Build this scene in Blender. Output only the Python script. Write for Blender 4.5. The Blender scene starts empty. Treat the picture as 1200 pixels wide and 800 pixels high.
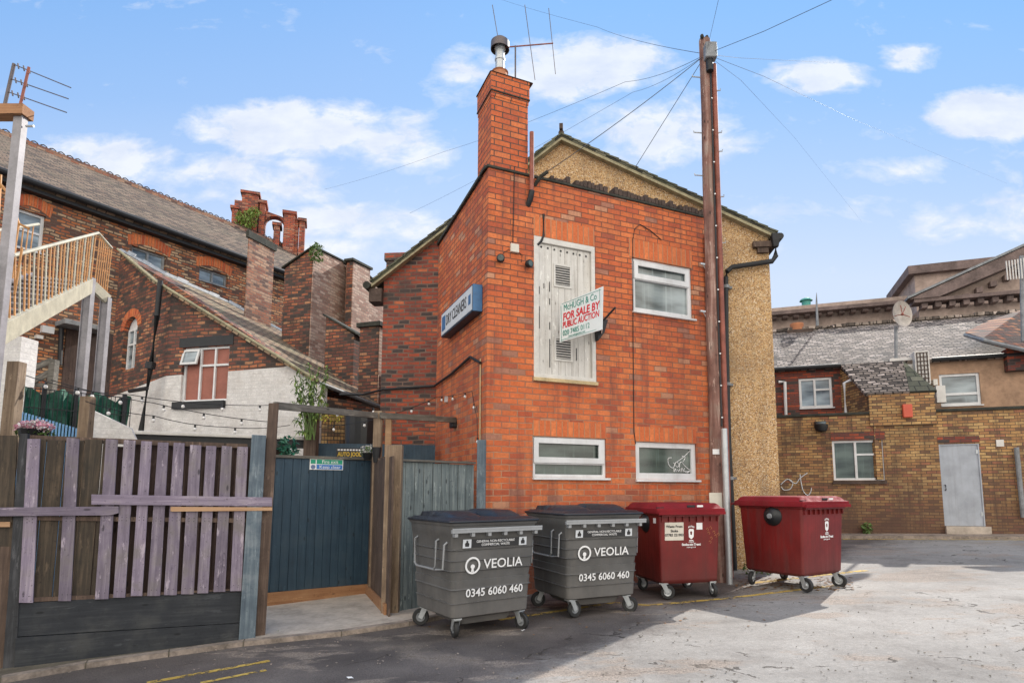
import bpy, bmesh, math, random
from mathutils import Vector, Matrix
from mathutils.geometry import tessellate_polygon
random.seed(7)
R = math.radians
sc = bpy.context.scene
COL = sc.collection

# ------------------------------------------------------------------ camera
F = 700.0; CX = 626.0; CY = 495.0; PITCH = math.atan(80/700); EYE = 1.5
cam = bpy.data.objects.new('camera', bpy.data.cameras.new('camera')); COL.objects.link(cam)
cam.location = (0, 0, EYE); cam.rotation_euler = (R(90)+PITCH, 0, 0)
cam.data.sensor_width = 36; cam.data.lens = F/1200*36
cam.data.shift_x = -(CX-600)/1200; cam.data.shift_y = (CY-400)/1200
cam.data.clip_start = .05; cam.data.clip_end = 3000
sc.camera = cam

# ------------------------------------------------------------------ light
SUN_EL = R(35.5); SUN_H = Vector((.62, .785)).normalized()
SUN_AZ = math.atan2(SUN_H.x, SUN_H.y)
EXPOSURE = 1.15
BACK_FILL = (15.8, 14.7, 13.0)
sun = bpy.data.objects.new('sun', bpy.data.lights.new('sun', 'SUN')); COL.objects.link(sun)
sun.data.energy = 2.7; sun.data.angle = R(.55); sun.data.color = (1, .94, .86)
sd = Vector((SUN_H.x*math.cos(SUN_EL), SUN_H.y*math.cos(SUN_EL), math.sin(SUN_EL)))
sun.rotation_euler = sd.to_track_quat('Z', 'Y').to_euler()
sun.location = (0, 0, 30)

def lk(nt, a, b): nt.links.new(a, b)
def math_(nt, op, a, b=None, c=None, clamp=False):
    n = nt.nodes.new('ShaderNodeMath'); n.operation = op; n.use_clamp = clamp
    for i, v in enumerate((a, b, c)):
        if v is None: continue
        if isinstance(v, (int, float)): n.inputs[i].default_value = v
        else: lk(nt, v, n.inputs[i])
    return n.outputs[0]
def ramp(nt, fac, stops, mode='LINEAR'):
    n = nt.nodes.new('ShaderNodeValToRGB'); cr = n.color_ramp; cr.interpolation = mode
    while len(cr.elements) < len(stops): cr.elements.new(.5)
    for e, (p, c) in zip(cr.elements, stops):
        e.position = p; e.color = (*c, 1) if not isinstance(c, (int, float)) else (c, c, c, 1)
    lk(nt, fac, n.inputs[0]); return n.outputs[0]
def mixc(nt, fac, a, b, blend='MIX'):
    n = nt.nodes.new('ShaderNodeMix'); n.data_type = 'RGBA'; n.blend_type = blend
    for i, v in ((0, fac), (6, a), (7, b)):
        if isinstance(v, (int, float)): n.inputs[i].default_value = v if i == 0 else (v, v, v, 1)
        elif isinstance(v, tuple): n.inputs[i].default_value = (*v, 1)
        else: lk(nt, v, n.inputs[i])
    return n.outputs[2]
def noise(nt, vec, scale, detail=4, rough=.55, dist=0.):
    n = nt.nodes.new('ShaderNodeTexNoise'); n.inputs['Scale'].default_value = scale
    n.inputs['Detail'].default_value = detail; n.inputs['Roughness'].default_value = rough
    n.inputs['Distortion'].default_value = dist
    lk(nt, vec, n.inputs['Vector']); return n.outputs[0]
def objco(nt): return nt.nodes.new('ShaderNodeTexCoord').outputs['Object']
def worldpos(nt): return nt.nodes.new('ShaderNodeNewGeometry').outputs['Position']
def mapping(nt, vec, scale=(1, 1, 1), loc=(0, 0, 0)):
    n = nt.nodes.new('ShaderNodeMapping'); n.inputs['Scale'].default_value = scale; n.inputs['Location'].default_value = loc
    lk(nt, vec, n.inputs[0]); return n.outputs[0]
def sep(nt, vec):
    n = nt.nodes.new('ShaderNodeSeparateXYZ'); lk(nt, vec, n.inputs[0]); return n.outputs
def comb(nt, x, y, z):
    n = nt.nodes.new('ShaderNodeCombineXYZ')
    for i, v in enumerate((x, y, z)):
        if isinstance(v, (int, float)): n.inputs[i].default_value = v
        else: lk(nt, v, n.inputs[i])
    return n.outputs[0]

# ---- sky with clouds (directions on the real sky dome)
w = bpy.data.worlds.new('World'); sc.world = w; w.use_nodes = True
nt = w.node_tree; nt.nodes.clear()
sky = nt.nodes.new('ShaderNodeTexSky'); sky.sky_type = 'NISHITA'; sky.sun_disc = False
sky.sun_elevation = SUN_EL; sky.sun_rotation = SUN_AZ
sky.air_density = 1.0; sky.dust_density = 1.2; sky.ozone_density = 1.6
gen = nt.nodes.new('ShaderNodeTexCoord').outputs['Generated']
s_ = sep(nt, gen)
yy = math_(nt, 'MAXIMUM', math_(nt, 'ABSOLUTE', s_[1]), .15)
gx = math_(nt, 'DIVIDE', s_[0], yy); gz = math_(nt, 'DIVIDE', s_[2], yy)
pv = comb(nt, gx, gz, 0)
nz = noise(nt, mapping(nt, pv, (1., 1.7, 1)), 4.2, 8, .6, .35)
nf = noise(nt, mapping(nt, pv, (1., 1.8, 1)), 17, 6, .6, .4)
def dirxz(x, y):
    a = (x-CX)/F; b = (CY-y)/F; c, s = math.cos(PITCH), math.sin(PITCH)
    d = (a, c-b*s, s+b*c); return d[0]/d[1], d[2]/d[1]
total = None
for (x, y, rx, ry, amp) in ((345,150,130,38,1.), (455,165,80,40,.8), (280,205,150,40,.55), (110,190,110,34,.85), (650,80,130,42,1.), (780,150,110,45,.75), (735,185,80,30,.5),
        (960,90,70,22,.75), (1070,68,45,20,.8), (1165,132,75,32,.95), (1000,245,120,22,.65), (1050,200,90,20,.6), (1110,262,90,26,.6), (1180,240,50,20,.5), (430,262,150,24,.6), (380,290,90,20,.5), (560,105,60,30,.35), (-180,120,160,60,.9), (1400,180,160,60,.9)):
    cx_, cz_ = dirxz(x, y)
    ax = math_(nt, 'DIVIDE', math_(nt, 'SUBTRACT', gx, cx_), rx/F); az = math_(nt, 'DIVIDE', math_(nt, 'SUBTRACT', gz, cz_), ry/F)
    d2 = math_(nt, 'ADD', math_(nt, 'MULTIPLY', ax, ax), math_(nt, 'MULTIPLY', az, az))
    m = math_(nt, 'MULTIPLY', math_(nt, 'SUBTRACT', 1.0, math_(nt, 'MULTIPLY', d2, .55), clamp=True), amp)
    total = m if total is None else math_(nt, 'MAXIMUM', total, m)
dens = math_(nt, 'ADD', math_(nt, 'MULTIPLY', total, .47), math_(nt, 'ADD', math_(nt, 'MULTIPLY', nz, .95), math_(nt, 'MULTIPLY', nf, .45)))
cl = ramp(nt, dens, [(0.0, 0.), (.80, 0.), (.91, .32), (.99, .72), (1.0, .8)])
lp_haze = ramp(nt, gz, [(0., 1.), (.36, .86), (.52, .50), (.70, .2), (.95, 0.)])
skyt = mixc(nt, 1.0, mixc(nt, 1.0, sky.outputs[0], (.95, 1.05, 1.25), 'MULTIPLY'), (1.7, 3.35, 6.1), 'DARKEN')
skyh = mixc(nt, lp_haze, mixc(nt, .75, skyt, (1.6, 3.3, 6.1)), (4.45, 5.05, 6.1))
shade = ramp(nt, noise(nt, mapping(nt, pv, (1., 1.8, 1), (.02, .05, 0)), 9, 5, .6), [(.35, (4.9, 5.2, 5.9)), (.6, (6.0, 6.1, 6.3))])
front = mixc(nt, cl, skyh, shade)
# unseen bright cloud added behind the viewer as fill for the shaded walls
nbk = noise(nt, mapping(nt, gen, (1, 1, 1.8)), 2.4, 7, .55)
bk = mixc(nt, ramp(nt, nbk, [(.36, 0.), (.50, 1.)]), skyt, BACK_FILL)
cloudc = mixc(nt, ramp(nt, math_(nt, 'MULTIPLY', s_[1], -1.), [(.12, 0.), (.45, 1.)]), front, bk)
bg = nt.nodes.new('ShaderNodeBackground'); bg.inputs[1].default_value = .075
lk(nt, cloudc, bg.inputs[0])
ow = nt.nodes.new('ShaderNodeOutputWorld'); lk(nt, bg.outputs[0], ow.inputs[0])

sc.view_settings.view_transform = 'Standard'; sc.view_settings.look = 'None'
sc.view_settings.exposure = EXPOSURE; sc.view_settings.gamma = 1; sc.view_settings.use_curve_mapping = False
sc.render.engine = 'CYCLES'
sc.render.resolution_x = 1024; sc.render.resolution_y = 682

# ------------------------------------------------------------------ geometry helpers
def ray(x, y):
    a = (x-CX)/F; b = (CY-y)/F; c, s = math.cos(PITCH), math.sin(PITCH)
    return Vector((a, c-b*s, s+b*c))
EYEV = Vector((0, 0, EYE))
def at(x, y, Y):
    d = ray(x, y); return EYEV + d*(Y/d.y)
def g(x, y):
    v = .027*x+.012*y-.1
    lo, hi = -.3, .52
    t = max(0, min(1, (v-lo)/(hi-lo)))
    return max(lo, min(hi, v))
def gh(x, y, dz=0):
    d = ray(x, y); t = (EYE+.1-dz)/(.027*d.x+.012*d.y-d.z); return EYEV+d*t
def vpd(x): return Vector((x-CX, 704.56, 0)).normalized()
class Fr:
    def __init__(s, o, u):
        s.o = Vector((o[0], o[1], 0)); s.u = Vector((u[0], u[1], 0)).normalized(); s.v = Vector((-s.u.y, s.u.x, 0))
        s.M = Matrix(((s.u.x, s.v.x, 0, s.o.x), (s.u.y, s.v.y, 0, s.o.y), (0, 0, 1, 0), (0, 0, 0, 1)))
    def px(s, x, y, v=0.):
        d = ray(x, y); o = s.o+s.v*v; t = o.dot(s.v)/d.dot(s.v); p = EYEV+d*t
        return ((p-s.o).dot(s.u), p.z)
    def w(s, u, z, v=0.): return s.o+s.u*u+s.v*v+Vector((0, 0, z))
    def wp(s, x, y, v=0.): return s.w(*s.px(x, y, v), v)
    def at(s, u, v, z): return s.M @ Matrix.Translation((u, v, z))
    def poly(s, pts, v=0.): return [s.px(x, y, v) for x, y in pts]
    def loc(s, p):
        q = Vector(p)-s.o; return (q.dot(s.u), q.dot(s.v), p[2])

class MB:
    def __init__(s): s.v = []; s.f = []
    def add(s, vs, fs):
        n = len(s.v); s.v += [tuple(q) for q in vs]; s.f += [tuple(i+n for i in f) for f in fs]
    def box(s, x0, x1, y0, y1, z0, z1):
        s.add([(x0,y0,z0),(x1,y0,z0),(x1,y1,z0),(x0,y1,z0),(x0,y0,z1),(x1,y0,z1),(x1,y1,z1),(x0,y1,z1)],
              [(0,3,2,1),(4,5,6,7),(0,1,5,4),(1,2,6,5),(2,3,7,6),(3,0,4,7)])
        return s
    def obox(s, M, x0, x1, y0, y1, z0, z1):
        t = MB().box(x0,x1,y0,y1,z0,z1); s.add([M @ Vector(q) for q in t.v], t.f); return s
    def hexa(s, f4, b4):
        s.add(list(f4)+list(b4), [(0,1,2,3),(7,6,5,4),(0,4,5,1),(1,5,6,2),(2,6,7,3),(3,7,4,0)]); return s
    def prism(s, poly, v0, v1, holes=()):     # poly in (u,z); extruded along v
        loops = [list(poly)]+[list(h) for h in holes]
        tri = tessellate_polygon([[Vector((p[0], p[1], 0)) for p in l] for l in loops])
        flat = [p for l in loops for p in l]; n = len(flat); b = len(s.v)
        vs = [(p[0], v0, p[1]) for p in flat]+[(p[0], v1, p[1]) for p in flat]
        fs = []
        for t in tri:
            a, c, d = (flat[i] for i in t)
            ar = (c[0]-a[0])*(d[1]-a[1])-(c[1]-a[1])*(d[0]-a[0])
            if abs(ar) < 1e-12: continue
            t = t if ar > 0 else t[::-1]
            fs.append(tuple(t)); fs.append(tuple(i+n for i in t[::-1]))
        k = 0
        for l in loops:
            m = len(l)
            for i in range(m):
                a, c = k+i, k+(i+1) % m; fs.append((a, a+n, c+n, c))
            k += m
        s.add(vs, fs); return s
    def tube(s, path, r, n=8, r2=None, cap=True):
        pts = [Vector(p) for p in path]; m = len(pts); rings = []
        up = Vector((0, 0, 1))
        for i, p in enumerate(pts):
            t = (pts[min(i+1, m-1)]-pts[max(i-1, 0)]).normalized()
            a = t.cross(up)
            if a.length < .05: a = t.cross(Vector((1, 0, 0)))
            a.normalize(); b_ = a.cross(t).normalized()
            rr = r if r2 is None else r+(r2-r)*i/(m-1)
            rings.append([p+(a*math.cos(2*math.pi*k/n)+b_*math.sin(2*math.pi*k/n))*rr for k in range(n)])
        vs = [q for rg in rings for q in rg]; fs = []
        for i in range(m-1):
            for k in range(n):
                fs.append((i*n+k, (i+1)*n+k, (i+1)*n+(k+1) % n, i*n+(k+1) % n))
        if cap: fs.append(tuple(range(n))); fs.append(tuple((m-1)*n+k for k in reversed(range(n))))
        s.add(vs, fs); return s
    def loft(s, rings, seg=3):                # ring: (z, hw, hd, r, ox, oy)
        n = None; vs = []
        for rg in rings:
            z, hw, hd, r = rg[:4]; ox, oy = (rg[4], rg[5]) if len(rg) > 4 else (0, 0)
            pts = []
            for (sx, sy, a0) in ((1,1,0),(-1,1,90),(-1,-1,180),(1,-1,270)):
                for k in range(seg+1):
                    a = R(a0+90*k/seg); pts.append((ox+sx*(hw-r)+r*math.cos(a), oy+sy*(hd-r)+r*math.sin(a), z))
            n = len(pts); vs += pts
        fs = []
        for i in range(len(rings)-1):
            for k in range(n): fs.append((i*n+k, i*n+(k+1) % n, (i+1)*n+(k+1) % n, (i+1)*n+k))
        fs.append(tuple(reversed(range(n)))); fs.append(tuple((len(rings)-1)*n+k for k in range(n)))
        s.add(vs, fs); return s
    def lathe(s, prof, M=Matrix.Identity(4), n=20):    # prof (r,z)
        vs = [M @ Vector((r*math.cos(2*math.pi*k/n), r*math.sin(2*math.pi*k/n), z)) for r, z in prof for k in range(n)]
        fs = [(i*n+k, i*n+(k+1) % n, (i+1)*n+(k+1) % n, (i+1)*n+k) for i in range(len(prof)-1) for k in range(n)]
        s.add(vs, fs); return s
    def blob(s, c, rx, ry, rz, n=8, m=6):
        vs = []; fs = []
        for i in range(m+1):
            t = math.pi*i/m
            for k in range(n):
                a = 2*math.pi*k/n; vs.append((c[0]+rx*math.sin(t)*math.cos(a), c[1]+ry*math.sin(t)*math.sin(a), c[2]+rz*math.cos(t)))
        for i in range(m):
            for k in range(n): fs.append((i*n+k, (i+1)*n+k, (i+1)*n+(k+1) % n, i*n+(k+1) % n))
        s.add(vs, fs); return s

MW = {}
def tag(o, label=None, cat=None, group=None, kind=None):
    if label: o['label'] = label
    if cat: o['category'] = cat
    if group: o['group'] = group
    if kind: o['kind'] = kind
    return o
def place(o, M, parent):
    if parent is not None:
        o.parent = parent; o.matrix_basis = MW[parent.name].inverted() @ M
    else: o.matrix_basis = M
    MW[o.name] = M
def obj(name, mb, m, parent=None, M=None, bevel=0, smooth=False, recenter=True):
    if M is None: M = MW[parent.name] if parent is not None else Matrix.Identity(4)
    vs = mb.v
    if parent is None and recenter:
        xs, ys, zs = zip(*vs); c = Vector(((min(xs)+max(xs))/2, (min(ys)+max(ys))/2, min(zs)))
        vs = [(a-c.x, b-c.y, d-c.z) for a, b, d in vs]; M = M @ Matrix.Translation(c)
    me = bpy.data.meshes.new(name); me.from_pydata(vs, [], mb.f); me.update()
    bm = bmesh.new(); bm.from_mesh(me); bmesh.ops.remove_doubles(bm, verts=bm.verts, dist=1e-5); bmesh.ops.recalc_face_normals(bm, faces=bm.faces); bm.to_mesh(me); bm.free()
    me.materials.append(m)
    if smooth:
        for p in me.polygons: p.use_smooth = True
        me.set_sharp_from_angle(angle=R(38))
    o = bpy.data.objects.new(name, me); COL.objects.link(o); place(o, M, parent)
    if bevel:
        b = o.modifiers.new('bevel', 'BEVEL'); b.width = bevel; b.segments = 2; b.limit_method = 'ANGLE'; b.angle_limit = R(40)
    return o
def thing(name, label, cat, M=None, group=None):
    o = bpy.data.objects.new(name, None); COL.objects.link(o); o.empty_display_size = .2
    place(o, M if M is not None else Matrix.Identity(4), None)
    return tag(o, label, cat, group)
def slab(name, pts, th, m, parent, up=True):
    """a flat slab whose top face runs through the world points; local x along first edge, z the normal"""
    P = [Vector(p) for p in pts]; x = (P[1]-P[0]).normalized(); n = x.cross(P[2]-P[1]).normalized()
    if (n.z < 0) == up: n = -n
    y = n.cross(x); M = Matrix.Translation(P[0]) @ Matrix((x, y, n)).transposed().to_4x4()
    Mi = M.inverted(); q = [Mi @ p for p in P]
    ar = sum(q[i].x*q[(i+1) % len(q)].y-q[(i+1) % len(q)].x*q[i].y for i in range(len(q)))
    if ar < 0: q = q[::-1]
    k = len(q); mb = MB()
    mb.add([(p.x, p.y, 0) for p in q]+[(p.x, p.y, -th) for p in q], [tuple(range(k)), tuple(range(2*k-1, k-1, -1))]+[(i, i+k, (i+1) % k+k, (i+1) % k) for i in range(k)])
    return obj(name, mb, m, parent, M, recenter=False), M
def text(s, size, m, parent, M, name='lettering', align='CENTER', xs=1., shear=0., ext=.0015, bold=0.):
    cu = bpy.data.curves.new('t', 'FONT'); cu.body = s; cu.size = size; cu.align_x = align; cu.align_y = 'CENTER'
    cu.extrude = ext; cu.shear = shear; cu.offset = bold; cu.resolution_u = 3
    t = bpy.data.objects.new('t', cu); COL.objects.link(t)
    dg = bpy.context.evaluated_depsgraph_get(); me = bpy.data.meshes.new_from_object(t.evaluated_get(dg))
    bpy.data.objects.remove(t); me.name = name; me.materials.clear(); me.materials.append(m)
    me.transform(Matrix.Diagonal((xs, 1, 1, 1))); me.transform(Matrix.Rotation(R(90), 4, 'X'))
    o = bpy.data.objects.new(name, me); COL.objects.link(o); place(o, M, parent); return o
def lerp(a, b, t): return a+(b-a)*t

# ------------------------------------------------------------------ materials
MATS = {}
def newmat(name):
    m = bpy.data.materials.new(name); m.use_nodes = True; nt = m.node_tree
    return m, nt, nt.nodes['Principled BSDF']
def bump(nt, bs, h, strength=.5, dist=.01):
    b = nt.nodes.new('ShaderNodeBump'); b.inputs['Strength'].default_value = strength; b.inputs['Distance'].default_value = dist
    lk(nt, h, b.inputs['Height']); lk(nt, b.outputs[0], bs.inputs['Normal'])
def plain(name, c, rough=.6, metal=0., var=.25, scale=6, bumps=0., spec=.5, coat=0.):
    m, nt, bs = newmat(name); co = objco(nt)
    n = noise(nt, co, scale, 6, .65); n2 = noise(nt, co, scale*7, 4, .6)
    f = math_(nt, 'ADD', math_(nt, 'MULTIPLY', n, .7), math_(nt, 'MULTIPLY', n2, .3))
    a = tuple(x*(1-var) for x in c); b = tuple(min(1, x*(1+var)) for x in c)
    lk(nt, ramp(nt, f, [(.3, a), (.7, b)]), bs.inputs['Base Color'])
    bs.inputs['Roughness'].default_value = rough; bs.inputs['Metallic'].default_value = metal
    bs.inputs['Specular IOR Level'].default_value = spec; bs.inputs['Coat Weight'].default_value = coat
    if bumps: bump(nt, bs, n2, bumps, .01)
    return m
def grimy(name, c, rough=.5, dirt=(.14,.12,.10), amt=.5, spec=.4, fade=(1.25)):
    m, nt, bs = newmat(name); co = objco(nt)
    big = noise(nt, co, 2.2, 5, .6); st = noise(nt, mapping(nt, co, (14, 14, .9)), 1., 6, .7, .3); fine = noise(nt, co, 60, 4, .7)
    sc_ = noise(nt, mapping(nt, co, (3, 3, 30)), 1., 6, .75)
    col = ramp(nt, big, [(.3, tuple(x*.75 for x in c)), (.7, tuple(min(1, x*fade) for x in c))])
    col = mixc(nt, math_(nt, 'MULTIPLY', ramp(nt, st, [(.5, 0.), (.72, 1.)]), amt), col, dirt)
    z = sep(nt, co)[2]
    low = math_(nt, 'SUBTRACT', 1., math_(nt, 'MULTIPLY', math_(nt, 'SUBTRACT', z, .2), 2.6), clamp=True)
    col = mixc(nt, math_(nt, 'MULTIPLY', math_(nt, 'MULTIPLY', low, ramp(nt, big, [(.3, .3), (.6, 1.)])), amt), col, dirt)
    col = mixc(nt, ramp(nt, sc_, [(.66, 0.), (.70, .35)]), col, tuple(min(1, x*2.2+.03) for x in c))
    col = mixc(nt, ramp(nt, fine, [(.66, 0.), (.74, .5)]), col, dirt)
    lk(nt, col, bs.inputs['Base Color']); lk(nt, ramp(nt, st, [(.4, rough), (.7, min(1, rough+.3))]), bs.inputs['Roughness'])
    bs.inputs['Specular IOR Level'].default_value = spec
    bump(nt, bs, math_(nt, 'ADD', fine, math_(nt, 'MULTIPLY', big, 3.)), .12, .01)
    return m
def brick(name, cols, mortar, bw=.27, rh=.09, ms=.009, stain=(.05,.04,.035), stain_amt=.5, stain_sc=.8, offset=.5, rough=.88, distort=.0, dirtbase=None, planar=False, msoft=.15, bstr=.6, mvar=None, topdark=None, streak=0., drip=None):
    m, nt, bs = newmat(name); co = objco(nt); s = sep(nt, co)
    if planar: vec = comb(nt, s[0], s[1], 0)
    else: vec = comb(nt, math_(nt, 'ADD', s[0], s[1]), s[2], 0)
    if distort:
        dn = nt.nodes.new('ShaderNodeTexNoise'); dn.inputs['Scale'].default_value = 3.; lk(nt, co, dn.inputs[0])
        v = nt.nodes.new('ShaderNodeVectorMath'); v.operation = 'SCALE'; v.inputs['Scale'].default_value = distort; lk(nt, dn.outputs['Color'], v.inputs[0])
        a = nt.nodes.new('ShaderNodeVectorMath'); a.operation = 'ADD'; lk(nt, vec, a.inputs[0]); lk(nt, v.outputs[0], a.inputs[1]); vec = a.outputs[0]
    b = nt.nodes.new('ShaderNodeTexBrick'); lk(nt, vec, b.inputs['Vector']); b.offset = offset
    for k, v in (('Scale', 1), ('Mortar Size', ms), ('Mortar Smooth', msoft), ('Bias', 0), ('Brick Width', bw), ('Row Height', rh)): b.inputs[k].default_value = v
    b.inputs['Color1'].default_value = (0, 0, 0, 1); b.inputs['Color2'].default_value = (1, 1, 1, 1); b.inputs['Mortar'].default_value = (.5, .5, .5, 1)
    st = [(i/len(cols), c) for i, c in enumerate(cols)]
    c = ramp(nt, b.outputs['Color'], st, 'CONSTANT')
    n1 = noise(nt, co, 26, 5, .7); n2 = noise(nt, co, stain_sc, 6, .62); n3 = noise(nt, co, 5, 5, .6)
    c = mixc(nt, 1., c, ramp(nt, n1, [(.25, .72), (.75, 1.2)]), 'MULTIPLY')
    c = mixc(nt, 1., c, ramp(nt, n3, [(.3, .82), (.7, 1.12)]), 'MULTIPLY')
    mo = mixc(nt, ramp(nt, n3, [(.35, 0.), (.65, 1.)]), mortar, mvar if mvar else tuple(x*.6 for x in mortar))
    if topdark:
        zt_ = sep(nt, worldpos(nt))[2]
        ft = math_(nt, 'DIVIDE', math_(nt, 'SUBTRACT', math_(nt, 'ADD', zt_, math_(nt, 'MULTIPLY', n2, 1.2)), topdark[0]), topdark[1]-topdark[0], clamp=True)
        mo = mixc(nt, ft, mo, (.16,.07,.045))
    c = mixc(nt, b.outputs['Fac'], c, mo)
    if streak:
        ns = noise(nt, mapping(nt, co, (1.6, 22., 1.)), 1., 6, .7, .8)
        c = mixc(nt, 1., c, ramp(nt, ns, [(.32, 1-streak), (.5, 1.), (.66, 1+streak*1.1)]), 'MULTIPLY')
    c = mixc(nt, math_(nt, 'MULTIPLY', ramp(nt, n2, [(.48, 0.), (.72, 1.)]), stain_amt), c, stain)
    if drip:
        nd = noise(nt, mapping(nt, co, (2.2, 2.2, .28)), 1.4, 6, .68, .4); nd2 = noise(nt, mapping(nt, co, (9., 9., .7)), 1., 5, .7)
        c = mixc(nt, math_(nt, 'MULTIPLY', ramp(nt, math_(nt, 'ADD', math_(nt, 'MULTIPLY', nd, .65), math_(nt, 'MULTIPLY', nd2, .35)), [(.50, 0.), (.64, 1.)]), drip[1]), c, drip[0])
    if dirtbase:
        z = sep(nt, worldpos(nt))[2]
        f = math_(nt, 'SUBTRACT', 1., math_(nt, 'DIVIDE', math_(nt, 'ADD', z, math_(nt, 'MULTIPLY', n2, -.9)), dirtbase[0]), clamp=True)
        c = mixc(nt, math_(nt, 'MULTIPLY', f, dirtbase[2]), c, dirtbase[1])
    lk(nt, c, bs.inputs['Base Color']); bs.inputs['Roughness'].default_value = rough
    h = math_(nt, 'ADD', math_(nt, 'MULTIPLY', math_(nt, 'SUBTRACT', 1., b.outputs['Fac']), 1.), math_(nt, 'ADD', math_(nt, 'MULTIPLY', n1, .35), math_(nt, 'MULTIPLY', b.outputs['Color'], .35)))
    bump(nt, bs, h, bstr, .012)
    return m
def wood(name, cols, along='z', rough=.8, sc=1., rnd=.35, grime=None):
    m, nt, bs = newmat(name); co = objco(nt)
    oi = nt.nodes.new('ShaderNodeObjectInfo').outputs['Random']
    s = {'z': (28, 28, 1.6), 'x': (1.6, 28, 28), 'y': (28, 1.6, 28)}[along]
    mp = nt.nodes.new('ShaderNodeMapping'); mp.inputs['Scale'].default_value = tuple(a*sc for a in s); lk(nt, co, mp.inputs[0])
    lk(nt, comb(nt, math_(nt, 'MULTIPLY', oi, 17.), math_(nt, 'MULTIPLY', oi, 7.), math_(nt, 'MULTIPLY', oi, 11.)), mp.inputs['Location'])
    n1 = noise(nt, mp.outputs[0], 1, 6, .65, .6); n2 = noise(nt, co, 3.2, 5, .6); n3 = noise(nt, co, 40, 3, .6)
    f = math_(nt, 'ADD', math_(nt, 'MULTIPLY', n1, .6), math_(nt, 'MULTIPLY', n2, .4))
    c = ramp(nt, f, [(.3, cols[0]), (.5, cols[1]), (.68, cols[2])])
    c = mixc(nt, 1., c, ramp(nt, oi, [(0., 1-rnd), (1., 1+rnd)]), 'MULTIPLY')
    c = mixc(nt, ramp(nt, n3, [(.62, 0.), (.72, .6)]), c, tuple(x*.5 for x in cols[0]))
    if grime: c = mixc(nt, math_(nt, 'MULTIPLY', ramp(nt, n2, [(.5, 0.), (.7, 1.)]), grime[1]), c, grime[0])
    kn = nt.nodes.new('ShaderNodeTexVoronoi'); kn.inputs['Scale'].default_value = 1.
    km = nt.nodes.new('ShaderNodeMapping'); km.inputs['Scale'].default_value = {'z': (9, 9, 3.2), 'x': (3.2, 9, 9), 'y': (9, 3.2, 9)}[along]; lk(nt, mp.outputs[0], km.inputs[0]) if 0 else lk(nt, co, km.inputs[0])
    lk(nt, comb(nt, math_(nt, 'MULTIPLY', oi, 31.), oi, math_(nt, 'MULTIPLY', oi, 13.)), km.inputs['Location']); lk(nt, km.outputs[0], kn.inputs['Vector'])
    c = mixc(nt, ramp(nt, kn.outputs['Distance'], [(.07, .8), (.13, 0.)]), c, tuple(x*.35 for x in cols[0]))
    pl_ = noise(nt, mapping(nt, co, {'z': (9, 9, 2.2), 'x': (2.2, 9, 9), 'y': (9, 2.2, 9)}[along]), 1.6, 7, .7)
    c = mixc(nt, ramp(nt, pl_, [(.60, 0.), (.66, .55)]), c, tuple(min(1, x*1.5) for x in cols[2]))
    lk(nt, c, bs.inputs['Base Color']); bs.inputs['Roughness'].default_value = rough
    bump(nt, bs, math_(nt, 'ADD', n1, math_(nt, 'MULTIPLY', n3, .2)), .45, .006)
    return m
def glassmat(name, c, rough=.08, var=None):
    m, nt, bs = newmat(name); co = objco(nt)
    n = noise(nt, mapping(nt, co, (.6, 1, 2.2)), 1.6, 3, .5)
    c_ = ramp(nt, n, [(.35, tuple(x*.45 for x in c)), (.68, var or tuple(x*1.5 for x in c))])
    c_ = mixc(nt, ramp(nt, noise(nt, mapping(nt, co, (14, 1, .7)), 1., 4, .6), [(.56, 0.), (.70, .4)]), c_, tuple(min(1, x*2.6) for x in c))  # pale streaks put reflected contrast into the pane colour
    c_ = mixc(nt, ramp(nt, noise(nt, co, 45, 3, .7), [(.62, 0.), (.72, .3)]), c_, (.35,.34,.31))
    lk(nt, c_, bs.inputs['Base Color'])
    bs.inputs['Roughness'].default_value = rough; bs.inputs['Specular IOR Level'].default_value = .6; bs.inputs['IOR'].default_value = 1.5
    bump(nt, bs, noise(nt, co, 2.5, 2, .5), .05, .02)
    return m

O1=(.59,.145,.046); O2=(.54,.122,.042); O3=(.64,.180,.060); O4=(.46,.098,.040); O5=(.37,.092,.046); GREY=(.38,.17,.11); TAN=(.54,.26,.15)
M_brick = brick('orange_red_brick', [O1,O2,O3,O1,O4,O3,O2,O1,O5,O1,O3,O2,O1,O3,GREY,O1,O4,O3,O2,O1,TAN,O2,O1,O3], (.52,.31,.19), bw=.25, rh=.09, stain=(.25,.075,.045), stain_amt=.6, stain_sc=1.3, distort=.016, mvar=(.36,.16,.10), ms=.008, msoft=.25, dirtbase=(1.1,(.17,.075,.055),.7), drip=((.17,.06,.045), .75), bstr=.8, topdark=(2.2, 5.2))
M_soldier = brick('soldier_brick', [O1,O3,O2,O1,O3,O4], (.5,.26,.14), bw=.098, rh=2., ms=.008, offset=0, stain=(.24,.075,.05), stain_amt=.3)
M_chimbrick = brick('chimney_brick', [O1,O2,O3,O1,O4,O2], (.10,.07,.055), stain=(.2,.07,.05), stain_amt=.5, stain_sc=1.5, distort=.006, rh=.095)
A1=(.36,.075,.035); A2=(.27,.06,.035); A3=(.17,.05,.038); A4=(.06,.045,.042); A5=(.47,.13,.055)
M_oldbrick = brick('old_soot_brick', [A1,A2,A3,A1,A2,A4,A5,A1,A3,A2,A1,A4], (.20,.13,.10), bw=.22, rh=.08, stain=(.06,.045,.04), stain_amt=.8, stain_sc=1.6, distort=.05, ms=.012, bstr=1.)
B1=(.50,.17,.06); B2=(.40,.12,.05); B3=(.58,.28,.13); B4=(.13,.065,.045); B5=(.54,.36,.21)
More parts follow.
